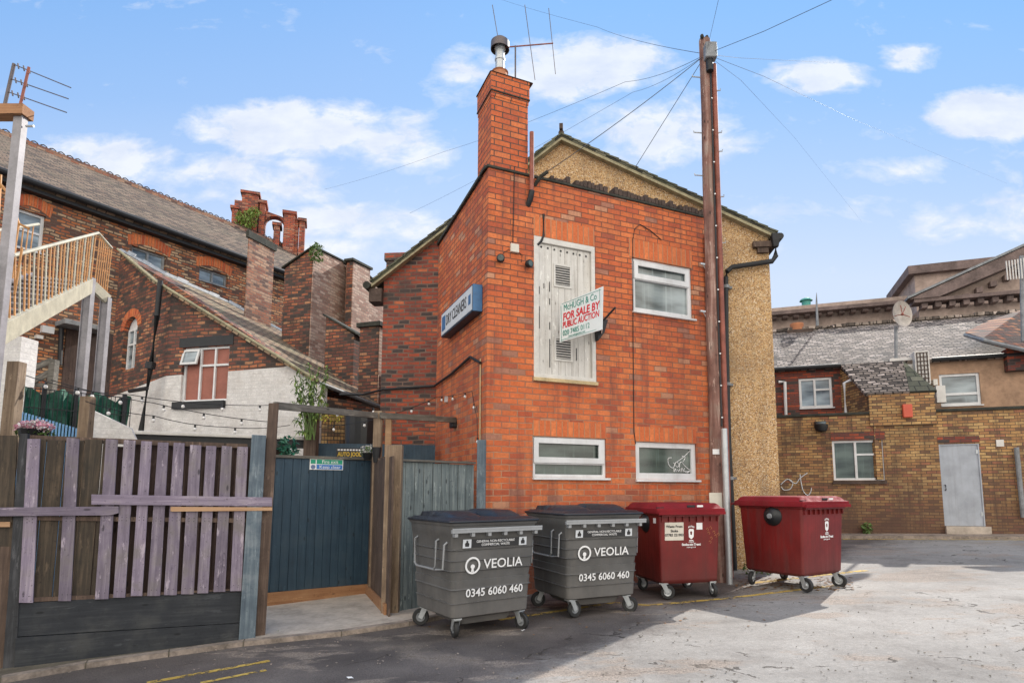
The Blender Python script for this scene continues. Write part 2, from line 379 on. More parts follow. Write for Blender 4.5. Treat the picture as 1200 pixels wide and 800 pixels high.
M_millbrick = brick('mill_brick', [B1,B2,B3,B4,B1,B5,B4,B2,B5,B1,B3,B4,B5], (.15,.10,.075), bw=.23, rh=.085, drip=((.045,.032,.027), .5), stain=(.05,.035,.03), stain_amt=.65, stain_sc=1.3, distort=.07, ms=.016, bstr=1.)
M_darkbrick = brick('dark_sooty_brick', [(.28,.085,.048),(.19,.065,.045),(.36,.115,.055),(.16,.06,.045),(.42,.15,.07),(.065,.045,.038),(.25,.09,.058),(.44,.21,.11),A4], (.10,.075,.06), bw=.23, rh=.085, drip=((.05,.035,.03), .6), stain=(.045,.035,.03), stain_amt=.9, stain_sc=1.5, distort=.06, ms=.014, bstr=1.)
M_palebrick = brick('pale_stack_brick', [(.34,.13,.075),(.4,.2,.12),(.24,.09,.06),(.44,.27,.18),(.13,.07,.055)], (.24,.17,.13), bw=.23, rh=.085, stain=(.1,.06,.05), stain_amt=.5, stain_sc=1.4, distort=.03, ms=.011)
Y1=(.45,.255,.10); Y2=(.37,.19,.08); Y3=(.52,.33,.14); Y4=(.2,.11,.06); Y5=(.36,.15,.08)
M_yellow = brick('yellow_brick', [Y1,Y2,Y3,Y1,Y4,Y3,Y5,Y1,Y2], (.11,.08,.055), bw=.22, rh=.075, stain=(.07,.045,.03), stain_amt=.75, stain_sc=.9, distort=.02, ms=.008, dirtbase=(2.2,(.10,.055,.04),.85), drip=((.075,.05,.035), .85))
M_yellowhi = brick('upper_yellow_brick', [Y1,Y2,Y3,Y1,Y4,Y3], (.11,.08,.055), bw=.22, rh=.075, stain=(.08,.05,.03), stain_amt=.5, stain_sc=.7, distort=.012, ms=.009)
M_redrear = brick('sooty_rear_brick', [A2,A3,A1,A3,A4], (.1,.07,.06), bw=.24, rh=.078, stain=(.05,.035,.03), stain_amt=.5, distort=.012, ms=.009)
S1=(.21,.17,.14); S2=(.30,.245,.205); S3=(.09,.072,.06); S4=(.46,.38,.33)
M_slate = brick('weathered_slate', [S1,S2,S3,S1,S4,S2], (.045,.036,.03), bw=.21, rh=.12, ms=.018, planar=True, stain=(.12,.09,.07), stain_amt=.6, distort=.16, bstr=1., streak=.5)
M_millroof = brick('mill_roof_tile', [(.15,.10,.068),(.19,.13,.09),(.085,.058,.042),(.22,.16,.11)], (.045,.037,.03), bw=.24, rh=.14, ms=.016, planar=True, stain=(.09,.075,.05), stain_amt=.8, distort=.08, bstr=1., streak=.35)
M_extroof = brick('mossy_plain_tile', [(.26,.18,.115),(.32,.23,.15),(.18,.12,.08),(.27,.16,.1),(.3,.25,.16)], (.05,.04,.03), bw=.2, rh=.14, ms=.018, planar=True, stain=(.13,.12,.06), stain_amt=.8, distort=.09, bstr=1., streak=.45)
M_greentile = brick('greenish_roof_tile', [(.10,.10,.07),(.16,.155,.11),(.07,.07,.05)], (.04,.04,.03), bw=.3, rh=.25, ms=.014, planar=True, stain=(.1,.12,.06), stain_amt=.6, bstr=1.)
M_redtile = brick('orange_roof_tile', [(.42,.14,.05),(.3,.09,.04),(.2,.07,.04),(.5,.2,.08)], (.06,.03,.02), bw=.25, rh=.2, ms=.02, planar=True, stain=(.08,.06,.05), stain_amt=.9, bstr=1.)

def pebble():
    m, nt, bs = newmat('pebbledash'); co = objco(nt)
    v = nt.nodes.new('ShaderNodeTexVoronoi'); v.inputs['Scale'].default_value = 64; lk(nt, co, v.inputs['Vector'])
    c = ramp(nt, sep(nt, v.outputs['Color'])[0], [(0,(.24,.14,.07)),(.12,(.52,.31,.13)),(.34,(.64,.40,.18)),(.56,(.66,.47,.26)),(.80,(.46,.27,.13)),(.91,(.78,.64,.46))], 'CONSTANT')
    e = ramp(nt, v.outputs['Distance'], [(.0, 1.), (.6, .95), (.9, .62)])
    c = mixc(nt, 1., c, e, 'MULTIPLY')
    n = noise(nt, co, .9, 6, .6)
    c = mixc(nt, ramp(nt, n, [(.48, 0.), (.72, .55)]), c, (.20,.13,.08))
    nd = noise(nt, mapping(nt, co, (2.5, 2.5, .22)), 1.3, 6, .7, .4); c = mixc(nt, ramp(nt, nd, [(.52, 0.), (.68, .5)]), c, (.18,.13,.085))
    lk(nt, c, bs.inputs['Base Color']); bs.inputs['Roughness'].default_value = .8
    bump(nt, bs, math_(nt, 'SUBTRACT', 1., v.outputs['Distance']), .8, .015)
    return m
M_pebble = pebble()

def groundmat():
    m, nt, bs = newmat('worn_yard_surface'); p = worldpos(nt); s = sep(nt, p)
    nb = noise(nt, p, .7, 7, .6); nm = noise(nt, p, 3., 6, .62); nf = noise(nt, p, 90, 3, .7); nv = noise(nt, p, 22, 4, .7)
    # darker tarmac painted where the buildings' shadow falls, pale concrete yard in the sun
    # boundary: signed distance to line through (-.2,5.1) -> (2.2,7.7) -> (4.6,8.0), more or less
    wob = math_(nt, 'MULTIPLY', math_(nt, 'SUBTRACT', nm, .5), .55)
    d1 = math_(nt, 'ADD', math_(nt, 'SUBTRACT', math_(nt, 'MULTIPLY', math_(nt, 'SUBTRACT', s[0], -.25), .74), math_(nt, 'MULTIPLY', math_(nt, 'SUBTRACT', s[1], 5.0), .67)), wob)
    d2 = math_(nt, 'ADD', math_(nt, 'SUBTRACT', math_(nt, 'MULTIPLY', math_(nt, 'SUBTRACT', s[0], 2.3), .15), math_(nt, 'MULTIPLY', math_(nt, 'SUBTRACT', s[1], 7.75), .99)), math_(nt, 'MULTIPLY', wob, .3))
    dd = math_(nt, 'MINIMUM', math_(nt, 'MAXIMUM', d1, -9.), 9.)
    dd = math_(nt, 'MAXIMUM', dd, math_(nt, 'MINIMUM', d2, math_(nt, 'SUBTRACT', s[0], 1.5)))
    right = math_(nt, 'MINIMUM', math_(nt, 'SUBTRACT', s[0], 3.2), math_(nt, 'SUBTRACT', 11.3, math_(nt, 'ADD', s[1], wob)))  # beyond this, dark again where the opposite building casts its shadow
    dd = math_(nt, 'MAXIMUM', dd, right)
    fc = ramp(nt, math_(nt, 'ADD', math_(nt, 'MULTIPLY', math_(nt, 'ADD', dd, math_(nt, 'MULTIPLY', math_(nt, 'SUBTRACT', nv, .5), .5)), 1.7), .5), [(.0, 0.), (1., 1.)])
    shade_asp = ramp(nt, nb, [(.3, (.07,.06,.056)), (.5, (.12,.103,.096)), (.7, (.185,.16,.146))])
    shade_asp = mixc(nt, 1., shade_asp, ramp(nt, nf, [(.3, .62), (.7, 1.35)]), 'MULTIPLY')
    con = ramp(nt, math_(nt, 'ADD', math_(nt, 'MULTIPLY', nb, .55), math_(nt, 'MULTIPLY', nm, .45)), [(.3, (.20,.186,.172)), (.47, (.285,.270,.252)), (.7, (.345,.330,.310))])
    con = mixc(nt, 1., con, ramp(nt, nf, [(.3, .76), (.7, 1.18)]), 'MULTIPLY')
    con = mixc(nt, 1., con, ramp(nt, nv, [(.3, .84), (.7, 1.12)]), 'MULTIPLY')
    c = mixc(nt, fc, shade_asp, con)
    # exposed aggregate patches
    sp = noise(nt, mapping(nt, p, (.5, 1.1, 1), (3, 1, 0)), 1.1, 6, .65)
    pm = ramp(nt, sp, [(.55, 0.), (.585, 1.)])
    agg = mixc(nt, 1., (.30,.25,.21), ramp(nt, noise(nt, p, 55, 3, .8), [(.35, .45), (.65, 1.4)]), 'MULTIPLY')
    c = mixc(nt, math_(nt, 'MULTIPLY', pm, .75), c, agg)
    # dark oil and tyre stains
    st = noise(nt, mapping(nt, p, (1.2, 1., 1), (8, 4, 0)), .9, 6, .7)
    c = mixc(nt, ramp(nt, st, [(.56, 0.), (.72, .55)]), c, (.10,.085,.075))
    # cracks
    dn = nt.nodes.new('ShaderNodeTexNoise'); dn.inputs['Scale'].default_value = 1.3; dn.inputs['Detail'].default_value = 6; lk(nt, p, dn.inputs[0])
    va = nt.nodes.new('ShaderNodeVectorMath'); va.operation = 'ADD'
    vs = nt.nodes.new('ShaderNodeVectorMath'); vs.operation = 'SCALE'; vs.inputs['Scale'].default_value = 1.5; lk(nt, dn.outputs['Color'], vs.inputs[0])
    lk(nt, mapping(nt, p, (.8, 1.1, .1)), va.inputs[0]); lk(nt, vs.outputs[0], va.inputs[1])
    vo = nt.nodes.new('ShaderNodeTexVoronoi'); vo.feature = 'DISTANCE_TO_EDGE'; vo.inputs['Scale'].default_value = .42; lk(nt, va.outputs[0], vo.inputs['Vector'])
    thr = math_(nt, 'MULTIPLY', math_(nt, 'GREATER_THAN', nm, .53), .006)
    cr = math_(nt, 'LESS_THAN', vo.outputs['Distance'], thr)
    c = mixc(nt, math_(nt, 'MULTIPLY', cr, .85), c, (.05,.042,.036))
    # long wandering crack lines with crumbling edges
    for (lx, ly, nx_, ny_, sd_) in ((.15, 5.0, .62, .78, 3.), (3.4, 6.0, -.30, .95, 9.), (4.5, 8.3, -.12, .99, 15.), (6.0, 7.2, .35, .94, 21.)):
        wl_ = math_(nt, 'MULTIPLY', math_(nt, 'SUBTRACT', noise(nt, mapping(nt, p, (1, 1, 1), (sd_, sd_*.7, 0)), 1.1, 7, .62), .5), 1.3)
        dl = math_(nt, 'ADD', math_(nt, 'ADD', math_(nt, 'MULTIPLY', math_(nt, 'SUBTRACT', s[0], lx), nx_), math_(nt, 'MULTIPLY', math_(nt, 'SUBTRACT', s[1], ly), ny_)), wl_)
        ab = math_(nt, 'ABSOLUTE', dl)
        gate_ = ramp(nt, noise(nt, mapping(nt, p, (1, 1, 1), (sd_*2, 1, 0)), .8, 3, .5), [(.42, 0.), (.50, 1.)])
        c = mixc(nt, math_(nt, 'MULTIPLY', math_(nt, 'MULTIPLY', math_(nt, 'LESS_THAN', ab, .012), gate_), .8), c, (.06,.05,.042))
        c = mixc(nt, math_(nt, 'MULTIPLY', math_(nt, 'MULTIPLY', ramp(nt, ab, [(.0, .55), (.16, 0.)]), gate_), 1.), c, agg)
    # tyre sweeps
    tw = noise(nt, mapping(nt, p, (.35, 2.6, 1), (2, 9, 0)), 1.3, 5, .6, .6)
    c = mixc(nt, 1., c, ramp(nt, tw, [(.35, .94), (.6, 1.03)]), 'MULTIPLY')
    lg = noise(nt, p, .35, 4, .5); c = mixc(nt, 1., c, ramp(nt, lg, [(.35, .82), (.65, 1.08)]), 'MULTIPLY')
    # small dark specks and pale dots
    vp_ = nt.nodes.new('ShaderNodeTexVoronoi'); vp_.inputs['Scale'].default_value = 4.5; lk(nt, p, vp_.inputs['Vector'])
    c = mixc(nt, math_(nt, 'MULTIPLY', math_(nt, 'LESS_THAN', vp_.outputs['Distance'], math_(nt, 'MULTIPLY', nv, .075)), .8), c, (.09,.075,.06))
    lk(nt, c, bs.inputs['Base Color']); bs.inputs['Roughness'].default_value = .9; bs.inputs['Specular IOR Level'].default_value = .3
    h = math_(nt, 'SUBTRACT', math_(nt, 'ADD', math_(nt, 'MULTIPLY', nf, math_(nt, 'SUBTRACT', .9, math_(nt, 'MULTIPLY', fc, .6))), math_(nt, 'ADD', math_(nt, 'MULTIPLY', nm, 1.5), math_(nt, 'MULTIPLY', nv, .4))), math_(nt, 'MULTIPLY', cr, 2.))
    bump(nt, bs, h, .55, .012)
    return m
M_ground = groundmat()
M_conc = plain('pale_concrete', (.44,.38,.32), .9, var=.4, scale=3, bumps=.4)
M_kerb = plain('kerb_stone', (.25,.205,.17), .9, var=.75, scale=4, bumps=.4)
M_dirt = plain('dirt', (.11,.095,.07), .95, var=.5, scale=6, bumps=.8)
M_white = grimy('white_upvc', (.72,.73,.74), .35, (.48,.46,.42), .35, .5, 1.03)
M_whitedirty = plain('weathered_white_gloss', (.60,.58,.54), .6, var=.18, scale=4)
M_cream = plain('cream_rotten_wood', (.52,.40,.22), .85, var=.4, scale=9, bumps=.5)
M_black = plain('black_plastic', (.009,.0095,.011), .42, var=.3, scale=8)
M_blackm = plain('black_iron', (.010,.011,.013), .6, var=.5, scale=8, bumps=.2)
M_lead = plain('grey_lead', (.20,.21,.22), .6, var=.5, scale=7, bumps=.4)
M_cope = plain('black_coping', (.035,.036,.028), .9, var=.7, scale=9, bumps=.8)
M_copebrick = plain('sooty_coping_brick', (.075,.052,.042), .95, var=.6, scale=10, bumps=.8)
M_galv = plain('galvanised_steel', (.46,.48,.49), .45, .55, var=.2, scale=9)
M_steel = plain('painted_grey_steel', (.23,.22,.235), .5, .1, var=.35, scale=5)
M_steelw = plain('cream_steel', (.40,.37,.28), .55, .0, var=.35, scale=5)
M_yrail = plain('rusty_railing', (.42,.20,.06), .55, .1, var=.35, scale=12)
M_verge = plain('mossy_verge', (.30,.27,.17), .9, var=.45, scale=7, bumps=.4)
M_whitewash = brick('whitewashed_brickwork', [(.66,.64,.62),(.68,.66,.64),(.64,.62,.60)], (.60,.58,.565), bw=.23, rh=.085, ms=.01, stain=(.40,.35,.31), stain_amt=.6, stain_sc=1.3, distort=.04, mvar=(.63,.61,.6))
M_render = plain('tan_render', (.36,.23,.15), .9, var=.5, scale=1.5, bumps=.3)
M_stone = plain('sooty_stone', (.34,.26,.22), .9, var=.5, scale=1.2, bumps=.3)
M_stoned = plain('dark_sooty_cornice', (.15,.11,.10), .9, var=.6, scale=2, bumps=.3)
M_glass = glassmat('frosted_window', (.16,.19,.19), .16, (.34,.40,.41))
M_glassd = glassmat('dark_obscure_window', (.06,.085,.075), .2, (.12,.16,.14))
M_glassb = glassmat('painted_sky_window', (.12,.15,.17), .06, (.35,.42,.46))  # pale blue in the colour stands in for reflected sky
M_curtain = plain('brown_blind', (.28,.10,.07), .7, var=.25, scale=3)
M_grip = grimy('graphite_plastic', (.105,.103,.100), .5, (.17,.155,.14), .4, .35)
M_lid = grimy('charcoal_plastic', (.016,.019,.026), .36, (.08,.08,.08), .35, .5)
M_railg = plain('light_grey_rail', (.30,.31,.32), .5, .1, var=.15)
M_red = grimy('maroon_plastic', (.155,.011,.010), .42, (.075,.028,.024), .6, .4)
M_redlid = grimy('pinkish_red_lid', (.20,.015,.021), .7, (.13,.045,.04), .5, .15)
M_rubber = plain('rubber', (.02,.02,.02), .7, var=.3)
M_decal = plain('white_vinyl', (.78,.78,.78), .5, var=.04)
M_decalblk = plain('black_vinyl', (.02,.02,.022), .5, var=.1)
M_paper = plain('aged_paper', (.62,.58,.50), .7, var=.12, scale=8)
M_pole = wood('creosoted_pole', [(.04,.018,.014), (.22,.11,.085), (.50,.38,.32)], 'z', sc=.5, rnd=0, grime=((.11,.08,.06), .6))
M_redpipe = plain('red_brown_conduit', (.24,.075,.05), .7, var=.5, scale=7)
M_purple = wood('faded_purple_wood', [(.10,.08,.11), (.20,.165,.215), (.36,.31,.35)], 'z', rnd=.25, grime=((.13,.115,.10), .7))
M_purpleh = wood('faded_purple_rail', [(.10,.08,.11), (.195,.16,.21), (.34,.29,.33)], 'x', rnd=.25, grime=((.13,.115,.10), .65))
M_freshwood = wood('fresh_sawn_batten', [(.33,.19,.10), (.45,.27,.15), (.52,.34,.2)], 'x', rnd=.1)
M_brownb = wood('mouldy_brown_board', [(.013,.010,.008), (.042,.031,.021), (.12,.085,.055)], 'z', rnd=.35, grime=((.015,.016,.012), .8))
M_darkw = wood('dark_painted_board', [(.010,.012,.016), (.020,.023,.028), (.045,.048,.052)], 'x', rnd=.1, grime=((.06,.06,.055), .4))
M_darkpost = wood('tarred_post', [(.012,.012,.013), (.03,.031,.034), (.08,.08,.085)], 'z', rnd=.2)
M_bluegrey = wood('chalky_blue_grey_post', [(.04,.055,.075), (.09,.12,.145), (.20,.24,.26)], 'z', rnd=.15, grime=((.28,.30,.31), .5))
M_browpost = wood('weathered_brown_post', [(.035,.022,.017), (.09,.058,.042), (.19,.13,.095)], 'z', rnd=.15)
M_tanpost = wood('tan_softwood_post', [(.085,.057,.038), (.20,.14,.092), (.33,.25,.17)], 'z', rnd=.15)
M_greybeam = wood('silvered_beam', [(.05,.045,.038), (.12,.11,.093), (.24,.22,.185)], 'x', rnd=.15)
M_bluegate = wood('navy_painted_board', [(.009,.026,.045), (.018,.048,.078), (.035,.075,.11)], 'z', rough=.6, rnd=.05, grime=((.04,.065,.085), .5))
M_greypanel = wood('grey_green_board', [(.05,.065,.07), (.14,.17,.172), (.30,.33,.31)], 'z', rnd=.25, grime=((.07,.09,.095), .6))
M_orangesill = wood('bare_orange_timber', [(.22,.10,.045), (.34,.17,.08), (.42,.24,.12)], 'x', rnd=.1)
M_whiteplank = wood('peeling_white_board', [(.40,.37,.33), (.60,.58,.54), (.68,.66,.62)], 'z', sc=.6, rnd=.0)
M_darkdoor = wood('dark_brown_boards', [(.03,.018,.015), (.065,.038,.03), (.11,.07,.055)], 'z', rnd=.2)
M_tarp = plain('green_tarpaulin', (.02,.105,.068), .5, var=.75, scale=4, bumps=.7)
M_bluecorr = plain('pale_blue_sheet', (.17,.36,.60), .5, var=.2, scale=2)
M_leaf = plain('shrub_leaf', (.10,.17,.04), .6, var=.5, scale=9)
M_leafl = plain('light_leaf', (.20,.28,.06), .6, var=.4, scale=9)
M_pink = plain('pink_petals', (.72,.34,.42), .7, var=.5, scale=16)
M_whitepet = plain('white_petals', (.66,.62,.6), .7, var=.2, scale=16)
M_green = plain('safety_green', (.0,.28,.16), .5, var=.05)
M_blue = plain('safety_blue', (.03,.17,.50), .5, var=.05)
M_signblue = plain('faded_blue_tin', (.04,.14,.30), .5, var=.3, scale=7)
M_signwhite = plain('sun_bleached_panel', (.60,.63,.66), .5, var=.1, scale=7)
M_teal = plain('teal_print', (.02,.24,.18), .6, var=.1)
M_redp = plain('red_print', (.60,.02,.03), .6, var=.1)
M_board = plain('sale_board', (.70,.75,.74), .55, var=.06, scale=4)
M_terra = plain('terracotta', (.42,.17,.08), .8, var=.25, scale=8)
M_alarm = plain('orange_red_box', (.55,.09,.045), .5, var=.1)
M_greydoor = grimy('pale_grey_door', (.38,.41,.46), .5, (.24,.24,.24), .35, .4, 1.1)
M_bluestaff = plain('verdigris', (.05,.26,.22), .6, var=.3)
M_antenna = plain('weathered_aluminium', (.12,.10,.10), .5, .4, var=.3)
M_dish = plain('rusting_dish', (.42,.38,.34), .6, .1, var=.4, scale=6)
M_acwhite = plain('stained_white_casing', (.6,.58,.55), .5, var=.15, scale=5)
M_yelltext = plain('yellow_print', (.55,.36,.02), .5, var=.1)
M_bulb = plain('frosted_bulb', (.75,.73,.70), .25, var=.05)
M_cable = plain('cable', (.012,.012,.013), .6, var=.2); M_wire = plain('overhead_cable', (.05,.055,.065), .6, var=.2)
def yellowpaint():
    m, nt, bs = newmat('worn_yellow_paint'); p = worldpos(nt)
    n = noise(nt, p, 9, 7, .72); c = ramp(nt, noise(nt, p, 3, 4, .6), [(.3, (.46,.30,.05)), (.7, (.62,.44,.11))])
    lk(nt, c, bs.inputs['Base Color']); bs.inputs['Roughness'].default_value = .85
    lk(nt, ramp(nt, n, [(.43, 0.), (.50, .9)]), bs.inputs['Alpha']); return m
M_yellow_line = yellowpaint()

# ================================================================== GROUND
def gridsheet(xs, ys, dz=0.):
    mb = MB(); nx = len(xs)
    vs = [(x, y, g(x, y)+dz) for y in ys for x in xs]
    fs = [(j*nx+i, j*nx+i+1, (j+1)*nx+i+1, (j+1)*nx+i) for j in range(len(ys)-1) for i in range(nx-1)]
    mb.add(vs, fs); return mb
xs = [-400, -150, -60, -30]+[x*1.0 for x in range(-20, 25)]+[30, 60, 150, 400]
ys = [-120, -40, -15]+[y*1.0 for y in range(-8, 30)]+[40, 60, 120, 300, 700]
tag(obj('ground', gridsheet(xs, ys), M_ground, recenter=False), kind='structure')

def strip(pts, wid, dz, name, m, kind='structure', label=None):
    mb = MB(); P = []
    for (a, b) in zip(pts[:-1], pts[1:]):
        n = max(1, int((Vector(b)-Vector(a)).length/.25))
        P += [Vector(a).lerp(Vector(b), i/n) for i in range(n)]
    P.append(Vector(pts[-1]))
    vs = []
    for i, p in enumerate(P):
        t = (P[min(i+1, len(P)-1)]-P[max(i-1, 0)]); t = Vector((t.x, t.y)).normalized(); nn = Vector((-t.y, t.x))*wid/2
        for s in (-1, 1): x, y = p.x+nn.x*s, p.y+nn.y*s; vs.append((x, y, g(x, y)+dz))
    mb.add(vs, [(2*i, 2*i+1, 2*i+3, 2*i+2) for i in range(len(P)-1)])
    return tag(obj(name, mb, m, recenter=False), kind=kind)
G2 = lambda x, y, dz=0: gh(x, y, dz).to_2d()
strip([G2(172, 800), G2(316, 774)], .075, .004, 'yellow_line', M_yellow_line)
strip([G2(235, 800), G2(312, 785)], .06, .004, 'yellow_line', M_yellow_line)
strip([G2(585, 726), G2(720, 706), G2(760, 709), G2(850, 701), G2(985, 685)], .09, .004, 'yellow_line', M_yellow_line)
strip([G2(880, 683), G2(1015, 668)], .12, .004, 'yellow_line', M_yellow_line)
# low footway between fence, gate recess and yard, with its kerb
kerb = [G2(-120, 828), G2(0, 801), G2(100, 783), G2(285, 757), G2(400, 745), G2(480, 733), G2(570, 714)]
PH = .05
def ribbon(front, back, h, name, m):
    mb = MB(); n = len(front); vs = []
    for a, b in zip(front, back):
        vs += [(a[0], a[1], g(*a)-.2), (a[0], a[1], g(*a)+h), (b[0], b[1], g(*b)+h), (b[0], b[1], g(*b)-.2)]
    fs = [(4*i+k, 4*i+k+1, 4*i+k+5, 4*i+k+4) for i in range(n-1) for k in range(3)]
    mb.add(vs, fs+[(0, 1, 2, 3), (4*n-1, 4*n-2, 4*n-3, 4*n-4)]); return tag(obj(name, mb, m, recenter=False), kind='structure')
def offs(pts, d):
    out = []
    for i, p in enumerate(pts):
        t = (pts[min(i+1, len(pts)-1)]-pts[max(i-1, 0)]).normalized(); out.append(Vector((p.x-t.y*d, p.y+t.x*d)))
    return out
ribbon(kerb, offs(kerb, .11), PH, 'kerb', M_kerb)
mbj = MB()
for (a, b) in zip(kerb[:-1], kerb[1:]):
    n_k = max(1, int((b-a).length/.6)); tk = (b-a).normalized(); nk = Vector((-tk.y, tk.x))
    for i in range(n_k):
        p = a.lerp(b, i/n_k); q = p+nk*.11; e = tk*.006; zp = g(*p)+PH+.002; zq = g(*q)+PH+.002
        mbj.add([(p.x-e.x, p.y-e.y, zp), (p.x+e.x, p.y+e.y, zp), (q.x+e.x, q.y+e.y, zq), (q.x-e.x, q.y-e.y, zq)], [(0, 1, 2, 3)])
        o2 = nk*-.003; p2 = p+o2; mbj.add([(p2.x-e.x, p2.y-e.y, zp), (p2.x+e.x, p2.y+e.y, zp), (p2.x+e.x, p2.y+e.y, zp-.07), (p2.x-e.x, p2.y-e.y, zp-.07)], [(0, 1, 2, 3)])
tag(obj('kerb_joints', mbj, M_dirt, recenter=False), kind='structure')
ribbon(offs(kerb, .112)[:4], offs(kerb, .62)[:4], PH-.012, 'verge_soil', M_dirt)
FFo = gh(20, 785); FFe = gh(285, 752)
ribbon([offs(kerb, .112)[3], offs(kerb, .112)[4], offs(kerb, .112)[5], offs(kerb, .112)[6]],
       [Vector((-3.95, 8.9)), Vector((-2.5, 9.75)), Vector((-1.55, 8.6)), Vector((-.6, 8.9))], PH-.003, 'pavement', M_conc)
# footway and kerb of the building opposite
RB = at(1127, 600, 15.2); RU = Vector((2026, -704.5, 0)).normalized()
FR = Fr(RB - RU*5.2, RU)
def frg(u, v): p = FR.w(u, 0, v); return Vector((p.x, p.y))
ribbon([frg(-3, -.75), frg(4, -.75), frg(14, -.75)], [frg(-3, -.001), frg(4, -.001), frg(14, -.001)], .07, 'pavement', M_kerb)
strip([frg(-3, -.9), frg(14, -.9)], .12, .004, 'yellow_line', M_yellow_line)

# ================================================================== BRICK BUILDING (centre)
C0 = at(569, 575, 8.65); FB = Fr(C0, vpd(2180)); FS = Fr(C0, -vpd(307))
GL = at(450, 575, 11.3); GR = at(915, 575, 10.7); FG = Fr(GL, GR-GL)
U1 = 4.16; ZT = 6.42
def rect(fr, q, v=0.):
    p = fr.poly(q, v); return ((p[0][0]+p[3][0])/2, (p[1][0]+p[2][0])/2, (p[2][1]+p[3][1])/2, (p[0][1]+p[1][1])/2)
def hole(r): u0, u1, z0, z1 = r; return [(u0, z0), (u0, z1), (u1, z1), (u1, z0)]
RW1 = rect(FB, [(741,302),(810,314),(812,374),(741,364)]); RD = rect(FB, [(626,277),(697,289),(698,447),(625,438)])
RW2 = rect(FB, [(625,511),(710,514),(711,560),(624,559)]); RW3 = rect(FB, [(745,517),(816,520),(817,562),(745,562)])
bb = thing('brick_building', 'tall narrow orange red brick building with white loading door and corner chimney', 'building', FB.M)
wall = obj('wall', MB().prism([(0,-.4),(U1,-.4),(U1,ZT),(0,ZT)], 0, .26, [hole(r) for r in (RW1, RD, RW2, RW3)]), M_brick, bb)
# side wall runs back to the gable house
d = FG.o-FS.o; den = FS.u.dot(FG.v); LS = d.dot(FG.v)/den        # u on FS where it meets FG plane
zb = FS.px(512, 290)[1]-.02
o = obj('wall', MB().prism([(LS,-.4),(-.001-.26*0,-.4),(-.0,-.4),(0,ZT),(LS,zb)][0:1]+[(-.262,-.4),(-.262,lerp(ZT,zb,.262/abs(LS))),(LS,zb)], 0, .25), M_brick, bb, FS.M)
o['label'] = 'blank left side wall'
# returns the rest of the shell: right wall and roof
p1 = FB.w(U1, 0, .27); p2 = p1+FB.v*1.2
mb = MB(); mb.box(U1-.25, U1, .262, .75, -.4, ZT-.1); obj('wall', mb, M_brick, bb)
slab('roof', [FB.w(.2, ZT-.35, .2), FB.w(U1-.2, ZT-.35, .2), FB.w(U1-.2, ZT-.4, 1.6), FB.w(.2, ZT-.4, 2.2)], .08, M_blackm, bb)
mb = MB(); mb.prism([(-.03, ZT), (U1+.02, ZT), (U1+.02, ZT+.04), (-.03, ZT+.04)], -.03, .28)
cop = obj('coping', mb, M_cope, bb, bevel=.008)
mb = MB()
mb.prism([(LS, zb), (-.30, lerp(ZT, zb, .30/abs(LS))), (-.30, lerp(ZT, zb, .30/abs(LS))+.05), (LS, zb+.05)], -.045, .27)
mb.prism([(-.30, ZT), (-.036, ZT+.0), (-.036, ZT+.05), (-.30, ZT+.045)], -.045, -.002)
obj('coping', mb, M_cope, bb, FS.M)
mb = MB(); u = 1.05
while u < U1-.05:
    wd = random.uniform(.055, .08)
    if random.random() > .1 and not (2.05 < u < 2.2):
        h = random.uniform(.07, .14)*(1. if u > 1.3 else .5); mb.obox(Matrix.Translation((u, .045, ZT+.04)) @ Matrix.Rotation(random.uniform(-.12, .12), 4, 'Y'), 0, wd, -.075, .12, 0, h)
    u += wd+.008
obj('coping_bricks', mb, M_copebrick, bb, bevel=.006)
# soldier courses
def soldier(q, v0=-.004):
    u0, u1, z0, z1 = q
    obj('lintel', MB().prism([(0,0),(u1-u0,0),(u1-u0,z1-z0),(0,z1-z0)], v0, .2), M_soldier, bb, FB.at(u0, 0, z0))
soldier((RW1[0]-.05, RW1[1]+.02, RW1[3]+.003, RW1[3]+.33)); soldier((RD[0], RD[1], RD[3]+.003, RD[3]+.32))
soldier((RW2[0], RW2[1], RW2[3]+.003, RW2[3]+.245)); soldier((RW3[0]-.02, RW3[1], RW3[3]+.003, RW3[3]+.25))

def window(fr, parent, r, gm, bars=(), fw=.065, rec=.03, sill=None, m=M_white, dp=.07, name='window', panecol=None, fb=None):
    """frame with bars: ('h',frac, thickness, u0frac,u1frac) / ('v',frac, thickness, z0frac, z1frac)"""
    u0, u1, z0, z1 = r; W, H = u1-u0, z1-z0; mb = MB()
    f2 = fb or fw
    mb.prism([(u0,z0),(u1,z0),(u1,z1),(u0,z1)], rec, rec+dp, [[(u0+fw,z0+f2),(u0+fw,z1-fw),(u1-fw,z1-fw),(u1-fw,z0+f2)]])
    for b in bars:
        k, f, t, a, c = b
        if k == 'h': mb.box(u0+W*a+fw*.9*(a == 0), u0+W*c-fw*.9*(c == 1), rec-.006, rec+dp-.008, z0+H*f-t/2, z0+H*f+t/2)
        else: mb.box(u0+W*f-t/2, u0+W*f+t/2, rec-.008, rec+dp-.006, z0+H*a+fw*.9*(a == 0), z0+H*c-fw*.9*(c == 1))
    o = obj(name, mb, m, parent, fr.M, bevel=.004)
    obj('pane', MB().prism([(u0+fw*.5,z0+fw*.5),(u1-fw*.5,z0+fw*.5),(u1-fw*.5,z1-fw*.5),(u0+fw*.5,z1-fw*.5)], rec+dp*.55, rec+dp*.55+.01), gm, o, fr.M)
    if sill: obj('sill', MB().prism([(u0-.01,z0-.035),(u1+sill,z0-.035),(u1+sill,z0-.002),(u0-.01,z0-.002)], -.05, rec+dp), m, o, fr.M, bevel=.006)
    return o
wn = window(FB, bb, RW1, M_glass, [('h', .66, .10, 0, 1)], sill=.05, fw=.075)
